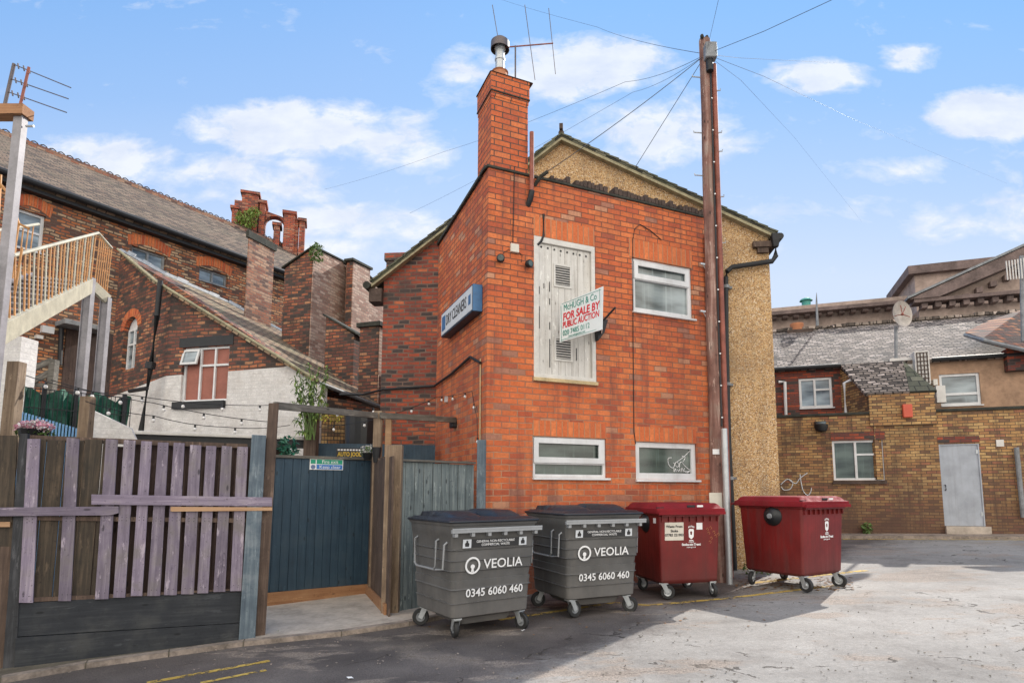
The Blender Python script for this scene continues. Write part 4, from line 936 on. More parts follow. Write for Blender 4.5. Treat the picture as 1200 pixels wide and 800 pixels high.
    for s in (-1, 1):
        q = obj('sticker', MB().box(-.05,.05,-.001,.001,-.045,.045), M_signwhite, t, fm(s*.35, .985))
        obj('bag_symbol', MB().prism([(-.022,-.03),(.022,-.03),(.026,.0),(.008,.018),(.012,.032),(-.012,.032),(-.008,.018),(-.026,.0)], -.0035, -.0015), M_decalblk, q)
    text('GENERAL NON-RECYCLABLE', .036, M_decal, st, fm(0, .985) @ Matrix.Translation((0,-.003,.018)), xs=1.02)
    text('COMMERCIAL WASTE', .036, M_decal, st, fm(0, .985) @ Matrix.Translation((0,-.003,-.019)), xs=1.0)
    for (x, y), a in zip(((-.39,-.39),(.39,-.39),(-.39,.39),(.39,.39)), casts): castor(t, x, y, a, Mb)
    return t
grey_bin(-.72, 7.02, R(34.5), 'grey bin nearest the fence with charcoal lid and side handles, leftmost of the row', 1, (R(80), R(-75), R(150), R(100)))
grey_bin(.62, 7.82, R(25.5), 'grey bin between the leftmost grey bin and the red bin below the windows', 2, (R(10), R(-40), R(170), R(100)))
def red_bin(cx, cy, th, label, casts, paper, sx=1.):
    Mb = Matrix.Translation((cx, cy, g(cx, cy))) @ Matrix.Rotation(th, 4, 'Z') @ Matrix.Diagonal((sx, sx, 1.03 if sx > 1 else 1, 1))
    t = thing('wheeled_bin', label, 'bin', Mb, 'large four wheeled bins')
    z0, z1 = .235, 1.15; hb, ht = .43, .465; db, dt = .43, .475
    def hw(z): return lerp(hb, ht, (z-z0)/(z1-z0))
    def hd(z): return lerp(db, dt, (z-z0)/(z1-z0))
    obj('body', MB().loft([(.20,.40,.40,.04),(.235,hb,db,.035)]+[(z, hw(z), hd(z), .035) for z in (.26,.6,1.0,1.1)]+[(1.11,.475,.485,.035),(1.15,.48,.49,.035)], 4), M_red, t, smooth=True)
    mb = MB()
    for k in range(9): x = -.42+k*.105; mb.prism([(x-.006,1.03),(x+.006,1.03),(x+.006,1.11),(x-.006,1.11)], -.497, -.46)
    mb.box(-.44,.44,-.52,-.46,1.10,1.125); obj('rim_ribs', mb, M_red, t)
    lid = MB().loft([(1.135,.515,.53,.03,0,-.01),(1.152,.52,.535,.03,0,-.01),(1.205,.515,.53,.03,0,-.01),(1.215,.49,.50,.04),(1.255,.47,.47,.05),(1.275,.44,.43,.05)], 4)
    lid.box(-.50,.50,-.565,-.53,1.125,1.165)
    obj('lid', lid, M_redlid, t, smooth=True)
    mb = MB()
    for x in (-.44,.02,.20): mb.box(x-.05,x+.05,-.4,-.33,1.2655-.02,1.279)
    mb2 = MB(); mb2.box(-.05,.07,-.503,-.495,1.222,1.25); mb2.box(-.50,-.40,-.503,-.47,1.19,1.225)
    obj('lid_recess', mb2, M_blackm, t)
    for k, x in enumerate((.12, .16, .2)): pass
    obj('sticker', MB().box(.10,.19,-.5045,-.4985,1.224,1.25), M_decal, t)
    mb = MB()
    for s in (-1, 1): mb.tube([(s*.33,.52,1.17),(s*.33,.58,1.16)], .03, 8)
    mb.tube([(-.48,.585,1.16),(.48,.585,1.16)], .018, 8); obj('rear_handle', mb, M_red, t)
    for s in (-1, 1):
        Mx = Matrix.Translation((s*(hw(.98)-.005), -.05, 1.0)) @ Matrix.Rotation(R(90)*s, 4, 'Y')
        p_ = obj('side_port', MB().lathe([(.0001,.075),(.05,.075),(.10,.05),(.135,.012),(.135,-.01),(.0001,-.01)], Mx, 24), M_black, t, smooth=True)
        obj('port_cap', MB().lathe([(.0001,.092),(.03,.092),(.04,.074)], Mx, 14), M_lead, p_)
    tilt = math.atan((dt-db)/(z1-z0))
    def fm(x, z): return Mb @ Matrix.Translation((x, -hd(z)-.003, z)) @ Matrix.Rotation(tilt, 4, 'X')
    # council crest : shield with small figures over lettering
    ex_ = .03 if paper else 0.
    cx0 = .02 if paper else .08
    mb = MB(); mb.prism([(-.035,-.06),(0,-.09),(.035,-.06),(.04,.03),(.03,.05),(-.03,.05),(-.04,.03)], -.001, .001, [[(-.012,-.03),(-.018,.01),(.0,.02),(.014,.01),(.012,-.03)]])
    for a in range(-2, 3): mb.box(a*.02-.005, a*.02+.005, -.001, .001, .062+.006*(2-abs(a)), .085+.006*(2-abs(a)))
    mb.box(-.03,.03,-.001,.001,-.112,-.10)
    obj('crest', mb, M_decal, t, fm(cx0, .88))
    text('cityof', .035, M_decal, t, fm(cx0, .755)); text('Stoke-on-Trent', .045, M_decal, t, fm(cx0, .72), bold=.0015); text('stoke.gov.uk', .028, M_decal, t, fm(cx0, .685))
    if paper:
        q = obj('notice', MB().box(-.14,.14,-.001,.001,-.12,.12), M_paper, t, fm(-.235, .90))
        for s_, z in (('Waste From', .065), ('Stoke', .005), ('07783 221903', -.05)): text(s_, .048, M_decalblk, q, fm(-.235, .90) @ Matrix.Translation((0,-.003,z)), bold=.001)
        obj('sticker', MB().box(-.045,.045,-.001,.001,-.045,.045), M_decal, t, fm(.145, .965))
        obj('sticker', MB().box(-.001,.001,-.04,.04,-.035,.035), M_decal, t, Mb @ Matrix.Translation((-hw(1.0)-.003,-.34,1.04)))
        random.seed(5); mb = MB()
        for (x, z) in ((.25,.92),(.27,.87),(.30,.94),(.31,.80),(.35,.88),(.29,.75),(.38,.83),(.42,.85)):
            mb.tube([(x,-hd(z)-.003,z),(x+.02,-hd(z)-.003,z+.02),(x+.035,-hd(z)-.003,z-.005),(x+.02,-hd(z)-.003,z-.02)], .004, 4)
        obj('scratched_scrawl', mb, M_terra, t, Mb)
    for (x, y), a in zip(((-.36,-.37),(.36,-.37),(-.36,.37),(.36,.37)), casts): castor(t, x, y, a, Mb, wm=M_galv)
    return t
red_bin(2.0, 8.70, R(15), 'red bin with paper notice and white crest, standing beside the second grey bin', (R(-30), R(-95), R(20), R(10)), True)
red_bin(3.84, 9.05, R(33), 'red bin standing alone beyond the pole with a black round port facing', (R(-95), R(-75), R(200), R(60)), False, 1.10)

# ================================================================== LEFT FENCE, GATE, RECESS
FF = Fr(FFo, FFe-FFo)
fe = thing('picket_fence', 'dark boarded yard fence with faded purple pickets nailed across it', 'fence', FF.M)
def plank(fr, q, v0, v1, m, parent, name, bevel=.003, top=None):
    return obj(name, MB().prism(fr.poly(q, v0), v0, v1), m, parent, fr.M, bevel=bevel)
pk = [((32,514),(47,514),(38.5,706),(22,706)),((78,512),(93,514),(83,704),(68,704)),((124,514),(138,515),(127,701.6),(111,702)),((145,515),(158.7,516),(146.6,700),(132.5,700)),
      ((165.5,516.5),(178,517),(166.6,698),(153,698)),((185,518),(197.5,518.5),(187.5,698),(172.4,698)),((203.5,518.5),(216.4,519),(207,697),(192,697)),((222.7,521),(236,521.5),(227,696),(212,696)),
      ((241.5,522),(253.5,522.5),(244,694.7),(231,695)),((260,522),(272,523),(264,693),(250,693.5)),((278,523),(290.7,523.5),(283,692),(269.5,692.5))]
for i, q in enumerate(pk):
    o = plank(FF, q, -.045, -.022, M_purple, fe, 'picket')
    mbn = MB()
    for yy in (.03, .05, .49, .51, .96):
        for fx in (.3, .7):
            x = lerp(lerp(q[0][0], q[3][0], yy), lerp(q[1][0], q[2][0], yy), fx); y = lerp(lerp(q[0][1], q[1][1], fx), lerp(q[3][1], q[2][1], fx), yy)
            u_, z_ = FF.px(x, y, -.045); mbn.box(u_-.0035, u_+.0035, -.0465, -.0445, z_-.0035, z_+.0035)
    obj('nail_heads', mbn, M_rubber, o, FF.M)
obj('rail', MB().prism(FF.poly([(-60,595),(139,593),(139,601),(128,603.5),(-60,605)], -.075), -.078, -.048), M_purpleh, fe, FF.M, bevel=.003)
obj('rail', MB().prism(FF.poly([(107,579),(319,582.5),(319,593),(107,591)], -.075), -.078, -.048), M_purpleh, fe, FF.M, bevel=.003)
obj('batten', MB().prism(FF.poly([(200,593.5),(319,594),(319,598),(200,599)], -.06), -.075, -.047), M_freshwood, fe, FF.M, bevel=.002)
# brown boards behind on the left, gaps between darker boards on the right
mb = MB(); u = FF.px(24, 600)[0]; ue = FF.px(124, 600)[0]
while u < ue:
    wd = .145; mb.box(u, min(u+wd, ue), .0+random.uniform(0,.008), .022, FF.px(60,706)[1], FF.px(70,512)[1]-random.uniform(0,.03)); u += wd+.006
obj('backing_boards', mb, M_brownb, fe, FF.M, bevel=.002)
mb = MB(); u = ue+.01; ue2 = FF.px(292, 600)[0]
while u < ue2:
    wd = .15; mb.box(u, min(u+wd, ue2), .10, .12, FF.px(200,745)[1], FF.px(200,519)[1]-random.uniform(.0,.05)); u += wd+.012
obj('backing_boards', mb, M_darkdoor, fe, FF.M, bevel=.002)
obj('rear_rail', MB().prism(FF.poly([(22,604),(290,607),(290,612),(22,609)], 0), -.021, -.001), M_browpost, fe, FF.M)
obj('rear_rail', MB().prism(FF.poly([(24,509),(290,520),(290,525),(24,516)], .03), .03, .07), M_browpost, fe, FF.M)
obj('rear_rail', MB().prism(FF.poly([(24,700),(284,689),(284,693),(24,705)], 0), -.021, -.001), M_browpost, fe, FF.M)
obj('gravel_board', MB().prism(FF.poly([(19,707),(283,690.5),(281,729),(18,745.5)], -.02), -.021, .03), M_darkw, fe, FF.M, bevel=.004)
obj('gravel_board', MB().prism(FF.poly([(18,747),(281,730),(279,757),(16,792)], -.04), -.042, .03), M_darkw, fe, FF.M, bevel=.004)
obj('post', MB().prism(FF.poly([(23,508),(33,508),(18,800),(2,800)], -.02), -.03, .07), M_darkpost, fe, FF.M, bevel=.004)
# next bay to the left
o = MB(); o.prism(FF.poly([(-190,510),(20,510),(14,640),(-190,640)], .0), .0, .02); obj('backing_boards', o, M_brownb, fe, FF.M)
obj('backing_boards', MB().prism(FF.poly([(-190,640),(16,640),(8,800),(-190,830)], .0), .001, .03), M_browpost, fe, FF.M)
obj('rail', MB().prism(FF.poly([(-60,612),(12,611),(12,617),(-60,618)], -.02), -.03, -.001), M_freshwood, fe, FF.M)
tag(obj('fence_post', MB().prism(FF.poly([(295,509),(312,510),(298.5,758),(279,758)], -.06), -.07, .03), M_bluegrey, None, FF.M, bevel=.006), 'broad chalky blue grey post at the right end of the picket fence', 'post')
tall = tag(obj('pergola_post', MB().prism(FF.poly([(315,472),(327,472),(310,757),(296,757)], .0), .0, .09), M_browpost, None, FF.M, bevel=.006), 'tall weathered brown post left of the navy gate', 'post')
# gate
GLp, GRp = gh(312, 709, .05), gh(430, 694, .05); FGt = Fr(GLp, GRp-GLp)
gt = thing('gate', 'closed navy blue boarded gate with bare timber kickboard', 'gate', FGt.M)
g0 = FGt.px(310, 600)[0]; g1 = FGt.px(434, 600)[0]; zt0 = FGt.px(320, 536)[1]; zb0 = FGt.px(370, 689)[1]; zgr = g(GLp.x, GLp.y)+.05
mb = MB(); n = 13; wd = (g1-g0)/n
for i in range(n): mb.box(g0+i*wd+.0015, g0+(i+1)*wd-.0015, 0, .025, zb0, zt0)
obj('boards', mb, M_bluegate, gt, bevel=.003)
obj('cap_rail', MB().box(g0-.02, g1+.02, -.03, .05, zt0+.001, zt0+.04), M_greybeam, gt, bevel=.004)
obj('kickboard', MB().box(g0, g1, -.035, .03, zgr-.02, zb0-.001), M_orangesill, gt, bevel=.004)
# door knob-less; fire exit sign
u0,u1,z0,z1 = rect(FGt, [(363,536.5),(402,538.5),(402,551),(363,549.5)], -.01)
fs = thing('fire_exit_sign', 'small green and blue fire exit sign on the navy gate', 'sign', FGt.at(u0, -.01, z0))
obj('backplate', MB().box(u0,u1,-.012,-.002,z0,z1), M_decal, fs, FGt.M)
W_ = u1-u0; H_ = z1-z0; zm = (z0+z1)/2
a_ = obj('green_panel', MB().box(u0+W_*.2,u1-.01,-.014,-.012,zm+.004,z1-.01), M_green, fs, FGt.M)
b_ = obj('blue_panel', MB().box(u0+W_*.2,u1-.01,-.014,-.012,z0+.01,zm-.004), M_blue, fs, FGt.M)
text('Fire exit', H_*.42, M_decal, a_, FGt.at(u0+W_*.6, -.0155, zm+H_*.23), xs=1.05); text('Keep clear', H_*.42, M_decal, b_, FGt.at(u0+W_*.6, -.0155, zm-H_*.25), xs=1.05)
obj('running_man_symbol', MB().box(u0+.012,u0+W_*.17,-.014,-.012,zm+.006,z1-.012), M_green, fs, FGt.M)
mb = MB().lathe([(.0001,.0),(H_*.2,.0),(H_*.2,.002)], FGt.M.inverted() @ FGt.at(u0+W_*.1, -.012, zm-H_*.25) @ Matrix.Rotation(R(90),4,'X'), 20); obj('mandatory_symbol', mb, M_blue, fs, FGt.M)
# recess return panel, posts
pBx = gh(455, 722, .05); FRt = Fr(GRp, pBx-GRp); LR = (pBx-GRp).to_2d().length
mb = MB(); n = 8; zt_ = at(447, 536, 8.4).z
for i in range(n): mb.box(i*LR/n+.002, (i+1)*LR/n-.002, 0, .025, -.12, zt_-.03*(i % 2))
tag(obj('return_panel', mb, M_brownb if 0 else M_browpost, None, FRt.M, bevel=.003), 'short brown boarded panel closing the right side of the gate recess', 'fence')
obj_k = MB().box(0, LR-.12, -.03, -.001, -.1, .12); tag(obj('kick_rail', obj_k, M_orangesill, None, FRt.M), 'bare timber kick rail along the foot of the short brown panel', 'rail')
def vpost(x0, x1, ytop, ybot, Y, wy, m, name, label, cat='post'):
    a = at(x0, ybot, Y); b = at(x1, ybot, Y); zt = at((x0+x1)/2, ytop, Y).z; zb = g(a.x, Y)-.05
    return tag(obj(name, MB().box(a.x, b.x, Y, Y+wy, zb, zt), m, bevel=.005), label, cat)
pA = vpost(431.5, 441.5, 481, 690, 8.85, .09, M_tanpost, 'pergola_post', 'slim tan post right of the navy gate carrying the silvered beam')
vpost(446, 466, 521, 722, 7.66, .1, M_tanpost, 'gate_post', 'stout knotty tan post between the gate recess and the grey boarded panel')
vpost(447.5, 454.5, 488, 640, 9.1, .07, M_freshwood, 'batten_post', 'thin pale batten rising just right of the slim tan post')
vpost(557, 567.5, 515, 705, 8.55, .1, M_bluegrey, 'fence_post', 'slim blue grey post against the corner of the orange brick building')
# grey panel
FP = Fr(at(464, 575, 7.72), C0-at(464, 575, 7.72)); LP = (C0-at(464,575,7.72)).to_2d().length-.2
gp = thing('boarded_panel', 'grey green boarded fence panel behind the leftmost grey bin', 'fence', FP.M)
zt = FP.px(500, 541.5)[1]; mb = MB(); n = 9; u = 0
for i in range(n):
    w_ = LP/n; mb.box(u+.003, u+w_-.004, random.uniform(0,.008), .03, -.1, zt-random.uniform(0,.012)); u += w_
obj('boards', mb, M_greypanel, gp, bevel=.003)
obj('cap_rail', MB().box(-.02, LP, -.04, .05, zt+.001, zt+.03), M_greybeam, gp, bevel=.003)
# beam
BT = FF.wp(322, 475, .04); pAx = at(437, 487, 8.84); SW = FS.w(*FS.px(534, 492, -.02), -.02)
def beam(a, b, wd, h, m, label):
    d = (b-a); L = d.length; x = d.normalized(); y = Vector((0,0,1)).cross(x).normalized(); z = x.cross(y)
    M = Matrix.Translation(a) @ Matrix((x, y, z)).transposed().to_4x4()
    return tag(obj('pergola_beam', MB().box(0, L, -wd/2, wd/2, -h/2, h/2), m, None, M, bevel=.004), label, 'beam')
beam(BT, pAx+Vector((.06,-.03,0)), .05, .085, M_greybeam, 'silvered timber beam spanning above the navy gate')
beam(pAx+Vector((.12,-.03,-.0)), SW, .05, .09, M_greybeam, 'silvered timber beam running on from the slim tan post to the side wall')
# navy hoarding behind the gate
h0, h1 = at(364, 575, 10.3), at(509, 575, 10.75); FH = Fr(h0, h1-h0); LH = (h1-h0).to_2d().length
tag(obj('hoarding', MB().box(0, LH, 0, .03, -.1, FH.px(430, 520)[1]), M_bluegate, None, FH.M), 'navy blue hoarding rising behind the gate', 'hoarding')
p = FH.px(394, 536, -.02); q = FH.px(425, 525, -.02)
sg = thing('banner', 'dark banner with yellow and white words above the navy gate', 'sign', FH.at(p[0], -.02, p[1]))
obj('sheet', MB().box(p[0], q[0], -.022, -.002, p[1]-.15, q[1]), M_decalblk, sg, FH.M)
text('HAND CAR WASH', .058, M_decal, sg, FH.at((p[0]+q[0])/2, -.024, q[1]-.03), xs=.9) if 0 else None
zz = q[1]
text('AUTO JOOL', .10, M_yelltext, sg, FH.at((p[0]+q[0])/2, -.024, zz-.11), bold=.004, xs=.72)
mb = MB(); 
for k in range(9): mb.box(p[0]+.02+k*.05, p[0]+.055+k*.05, -.024, -.022, zz-.045, zz-.02)
obj('lettering', mb, M_decal, sg, FH.M)

def leaves(n, c, rad, size, mb=None, seed=1, squash=1., droop=0.):
    rnd = random.Random(seed); mb = mb or MB()
    for i in range(n):
        while True:
            p = Vector((rnd.uniform(-1,1), rnd.uniform(-1,1), rnd.uniform(-1,1)))
            if p.length < 1: break
        p = Vector((c[0]+p.x*rad[0], c[1]+p.y*rad[1], c[2]+p.z*rad[2]))
        M = Matrix.Translation(p) @ Matrix.Rotation(rnd.uniform(0, 6.28), 4, 'Z') @ Matrix.Rotation(rnd.uniform(-1.2, 1.2), 4, 'X') @ Matrix.Rotation(rnd.uniform(-1, 1), 4, 'Y')
        s = size*rnd.uniform(.6, 1.3)
        mb.add([M @ Vector(q) for q in ((0,-s,0),(s*.35*squash,0,.1*s),(0,s,0),(-s*.35*squash,0,.1*s))], [(0,1,2,3)])
    return mb
# hanging planter and bag on the slim post
pl = thing('hanging_planter', 'small hanging planter with white flowers left of the slim tan post', 'planter', Matrix.Translation(at(431, 535, 8.9)))
c = at(431, 529, 8.9)
obj('pot', MB().lathe([(.05,-.12),(.09,-.02),(.085,-.02),(.0001,-.04)], Matrix.Translation(c), 14), M_black, pl, I)
obj('flowers', leaves(160, c+Vector((0,0,.02)), (.12,.1,.08), .02, seed=3), M_whitepet, pl, I); obj('leaves', leaves(120, c, (.13,.1,.08), .025, seed=4), M_leaf, pl, I)
c = at(441.5, 532, 8.6); tag(obj('black_bucket', MB().lathe([(.045,-.12),(.07,.1),(.065,.1),(.0001,.06)], Matrix.Translation(c), 16), M_black), 'small black bucket hooked on the slim tan post', 'bucket')

# ================================================================== THINGS IN THE YARD BEHIND THE FENCE
# flat roofed shed
a, b = at(101, 505, 8.7), at(364, 508, 10.05); FSh = Fr(a, b-a); LSh = (b-a).to_2d().length
sh = thing('shed', 'low flat roofed shed showing a pale fascia above the picket fence', 'shed', FSh.M)
zt = a.z
obj('roof', MB().box(0, LSh, -.02, 2., zt-.02, zt+.035), M_paper if 0 else M_whitedirty, sh, bevel=.01)
obj('fascia', MB().box(.02, LSh-.02, .02, .05, zt-.16, zt-.021), M_blackm, sh)
obj('wall', MB().box(.1, LSh-.3, .25, 1.8, -.2, zt-.022), M_darkdoor, sh)
# steel stair
def S(x, y, Y): return at(x, y, Y)
sts = thing('fire_escape_stair', 'steel fire escape stair with yellowish balusters at the left edge', 'stairs', Matrix.Translation((-6.2, 7.2, 0)))
A_t, A_b = S(5, 302, 6.05), S(5, 389, 6.05); B_t, B_b = S(115, 273, 9.5), S(108, 334, 9.5)
dir_ = (B_t-A_t)
A_t2 = A_t - dir_*.35; A_b2 = A_b-(B_b-A_b)*.35
obj('handrail', MB().tube([A_t2, B_t, S(131, 291, 9.75)], .022, 8), M_steelw, sts, I, smooth=True)
def bar(a, b, wd, h, m, name, par):
    d = (b-a); L = d.length; x = d.normalized(); y = Vector((0,0,1)).cross(x).normalized(); z = x.cross(y)
    return obj(name, MB().box(0, L, -wd/2, wd/2, -h/2, h/2), m, par, Matrix.Translation(a) @ Matrix((x, y, z)).transposed().to_4x4(), bevel=.004)
bar(A_b2, B_b, .06, .22, M_steelw, 'stringer', sts); bar(B_b+Vector((0,0,0)), S(126, 351, 9.75), .06, .16, M_steelw, 'stringer', sts)
off = Vector((-.75, .25, 0)); off2 = Vector((-.72,-.33,0))
bar(A_b2+off2, B_b+off2, .06, .17, M_steel, 'stringer', sts)
obj('handrail', MB().tube([A_t2+off2, B_t+off2], .022, 8), M_steelw, sts, I, smooth=True)
n = 26
for i in range(-8, n):
    t = i/n; a = A_b.lerp(B_b, t); b = A_t.lerp(B_t, t); obj('baluster', MB().tube([a, (b.x, b.y, b.z)], .010, 6), M_yrail if i % 3 else M_steelw, sts, I)
for i in range(1, 8):
    t = i/7; a = B_b.lerp(S(124,351,9.75), t); b = B_t.lerp(S(131,291,9.75), t); obj('baluster', MB().tube([a, b], .009, 6), M_yrail, sts, I)
for i in range(-5, 18):
    t = i/18; a = A_b.lerp(B_b, t)+off2; b = A_t.lerp(B_t, t)+off2; obj('baluster', MB().tube([a, b], .009, 6), M_yrail, sts, I)
sdir = Vector((B_b.x-A_b.x, B_b.y-A_b.y, 0)).normalized()
for i in range(-4, 10):
    t = (i+.5)/10; a = A_b.lerp(B_b, t)+Vector((0,0,.03)); o_ = [a-sdir*.1, a-sdir*.1+off2, a+sdir*.1+off2, a+sdir*.1]
    obj('tread', MB().hexa([p+Vector((0,0,.012)) for p in o_], [p-Vector((0,0,.012)) for p in o_]), M_steel, sts, I)
def column(x, ytop, Y, wd, label, name='steel_column', m=M_steel, ybx=None):
    a = at(x, ytop, Y); zb = g(a.x, Y)-.05; mb = MB()
    mb.box(a.x-wd/2, a.x+wd/2-.016, Y-.03, Y+.03, zb, a.z); mb.box(a.x+wd/2-.015, a.x+wd/2, Y-.045, Y+.045, zb, a.z+.003); mb.box(a.x-wd/2-.015, a.x-wd/2-.001, Y-.045, Y+.045, zb, a.z+.003)
    return tag(obj(name, mb, m), label, 'column')
column(106, 326, 9.42, .12, 'grey steel column under the stair head, left of the pair'); column(125, 349, 9.75, .12, 'grey steel column under the stair head, right of the pair')
c = at(23, 132, 5.75); zb = g(c.x, 5.75)-.05
ff = thing('steel_frame', 'tall steel portal frame with brown crossbeam at the far left', 'frame', Matrix.Translation((c.x, 5.75, 0)))
obj('post', MB().box(c.x-.04, c.x+.045, 5.73, 5.78, zb, c.z-.05).box(c.x+.047,c.x+.060,5.72,5.79,zb,c.z-.05), M_steel, ff, I)
obj('crossbeam', MB().box(c.x-1.6, c.x+.08, 5.69, 5.83, c.z-.048, c.z+.06), M_orangesill, ff, I)
mb = MB(); p = at(24,136,5.75); mb.tube([(c.x+.08,5.75,c.z-.15),(c.x+.16,5.75,c.z-.15)], .012, 6); obj('peg', mb, M_galv, ff, I)
# second upper balustrade behind the frame
mb = MB()
for x0, y0, x1, y1 in ((1,205,-6,330),(8,222,-1,340),(22,262,8,350),(26,290,17,345)): mb.tube([at(x0,y0,6.3), at(x1,y1,6.3)], .012, 6)
mb.tube([at(-20,190,6.3), at(10,228,6.3), at(22,262,6.3), at(34,268,6.3)], .014, 6)
obj('upper_balustrade', mb, M_yrail, sts, I)
# aerial at top left
ae = thing('television_aerial', 'many branched aerial above the steel frame in the top left corner', 'aerial', Matrix.Translation(at(5, 128, 6.4)))
obj('mast', MB().tube([at(4,130,6.4), at(16.5,75,6.4)], .018, 8), M_antenna, ae, I)
obj('boom', MB().tube([at(24,122,6.2), at(34,79,6.2)], .014, 8), M_redpipe, ae, I)
for p_ in (((17,76),(83,103)), ((14,93),(80,116)), ((10,108),(78,132))):
    obj('element', MB().tube([at(*p_[0],6.4), at(*p_[1],6.0)], .006, 6), M_antenna, ae, I)
    for k in range(3): t = .06+k*.1; x = lerp(p_[0][0],p_[1][0],t); y = lerp(p_[0][1],p_[1][1],t); obj('element', MB().tube([at(x,y-3,6.35), at(x+1,y+3,6.35)], .008, 5), M_antenna, ae, I)

# timber posts
def slimpost(q, Y, wy, m, label, name='timber_post'):
    P = [at(x, y, Y) for x, y in q]; z0_ = g(P[2].x, Y)-.05; x0 = P[0].x; x1 = P[1].x
    return tag(obj(name, MB().box(x0, x1, Y, Y+wy, z0_, P[0].z), m, bevel=.005), label, 'post')
slimpost([(8,423),(22,423),(12,505)], 6.9, .12, M_tanpost, 'tan timber post near the left edge behind the fence')
slimpost([(93.5,464),(106,464),(104,510)], 7.3, .1, M_tanpost, 'tan timber post standing between the two steel columns')
# tarpaulin fence with wire mesh
a, b = at(18, 575, 8.2), at(145, 575, 9.2); FT = Fr(a, b-a); LT = (b-a).to_2d().length
tf = thing('mesh_fence', 'black wire mesh fence hung with green tarpaulin', 'fence', FT.M)
z1_ = FT.px(70, 455)[1]; z0_ = FT.px(70, 492)[1]-.6
rnd = random.Random(2); mb = MB(); nx, nz_ = 28, 8; vs = []
for j in range(nz_+1):
    for i in range(nx+1):
        u = LT*i/nx; z = lerp(z0_, z1_, j/nz_)-.1*math.sin(i/nx*math.pi*3)**2*(j/nz_); vs.append((u, .05+.045*math.sin(i*1.3+j*.8)+rnd.uniform(-.02,.02), z+rnd.uniform(-.02,.02)))
mb.add(vs, [(j*(nx+1)+i, j*(nx+1)+i+1, (j+1)*(nx+1)+i+1, (j+1)*(nx+1)+i) for j in range(nz_) for i in range(nx)])
obj('tarpaulin', mb, M_tarp, tf, smooth=True)
mb = MB()
for i in range(25): u = LT*i/24; mb.box(u-.004, u+.004, -.03, -.022, z0_, z1_-.03)
for k in range(4): z = lerp(z0_+.2, z1_-.04, k/3); mb.box(0, LT, -.034, -.028, z-.006, z+.006)
obj('mesh', mb, M_blackm, tf)
for x in (20, 50, 88, 145):
    u = FT.px(x, 480)[0]; obj('post', MB().box(u-.025, u+.025, -.02, .03, -.2, z1_+.02), M_blackm, tf)
# blue sheet
a, b = at(12, 478, 7.6), at(92, 502, 8.0); mb = MB(); L = (b-a).to_2d().length; FBs = Fr(a, b-a); n = 20
for i in range(n): u = L*i/n; zz = lerp(a.z, b.z, (i+.5)/n)-.0; mb.box(u+.003, u+L/n-.012, .008*(i % 2), .02, -.1, zz)
tag(obj('blue_slat_panel', mb, M_bluecorr, None, FBs.M), 'pale blue vertical slatted panel sloping down behind the flowers', 'panel')
# white wedge sheet and brick bit
a = at(103, 478, 8.2); tag(obj('white_sheet', MB().prism([(0,-1.2),(1.1,-1.2),(0.62,-.28),(0.0,0.0)], 0, .03), M_whitewash, None, Matrix.Translation(a)), 'white sloping sheet right of the short tan post', 'sheet')
# ramp handrail
rh = thing('wooden_handrail', 'weathered wooden handrail rising behind the green tarpaulin', 'handrail', Matrix.Translation(at(45,470,10)))
bar(at(18,440,9.6), at(62,422,9.8), .05, .1, M_greybeam, 'rail', rh); bar(at(18,456,9.6), at(60,436,9.8), .05, .1, M_greybeam, 'rail', rh); bar(at(14,450,9.7), at(60,452,9.8), .05, .07, M_greybeam, 'rail', rh)
a = at(61, 421, 9.75); obj('post', MB().box(a.x-.05, a.x+.05, 9.75, 9.85, -.2, a.z), M_greybeam, rh, I)
# flowers on the fence
pf = thing('flower_planter', 'pot of pink flowers standing on top of the picket fence', 'planter', Matrix.Translation(at(40, 510, 6.3)))
c = at(40, 503, 6.3); obj('pot', MB().lathe([(.08,-.2),(.14,.0),(.13,.0),(.0001,-.03)], Matrix.Translation(c), 14), M_black, pf, I)
obj('flowers', leaves(420, c+Vector((0,0,.02)), (.20,.12,.075), .022, seed=9, squash=2), M_pink, pf, I); obj('blossom', leaves(180, c+Vector((.03,-.02,.03)), (.19,.12,.07), .02, seed=10, squash=2), M_whitepet, pf, I); obj('leaves', leaves(150, c+Vector((0,0,-.04)), (.2,.13,.06), .03, seed=11), M_leaf, pf, I)
# buddleia and stump post near the gate
bd = thing('buddleia_shrub', 'straggly green shrub against the whitewashed gable', 'shrub', Matrix.Translation(at(362, 520, 9.8)))
base = at(362, 520, 9.8); base.z = .0; rnd = random.Random(8); mbs = MB(); mbl = MB(); mbl2 = MB()
for k, (x, y) in enumerate(((350,432),(362,425),(374,430),(384,428),(345,450),(352,462),(378,450),(342,470),(348,490),(382,470),(358,440),(368,446),(350,505),(372,480),(362,460),(356,476),(384,440),(345,440))):
    tip = at(x, y, 9.8+rnd.uniform(-.25,.3)); st = at(364+rnd.uniform(-5,5), 515, 9.8); mid = st.lerp(tip, .55)+Vector((rnd.uniform(-.05,.05), 0, .06))
    mbs.tube([st, mid, tip], .008, 5)
    for i in range(34):
        t = rnd.uniform(.2, 1.0); q = mid.lerp(tip, (t-.3)/.7) if t > .3 else mid; ang = rnd.uniform(0, 6.28); L = rnd.uniform(.07,.15)
        M = Matrix.Translation(q) @ Matrix.Rotation(ang, 4, 'Z') @ Matrix.Rotation(rnd.uniform(-.2,.9), 4, 'Y')
        (mbl if rnd.random() < .6 else mbl2).add([M @ Vector(v) for v in ((0,0,0),(L*.5,.016,.01),(L,0,-.02),(L*.5,-.016,.01))], [(0,1,2,3)])
obj('stems', mbs, M_leaf, bd, I); obj('leaves', mbl, M_leaf, bd, I); obj('leaves', mbl2, M_leafl, bd, I)
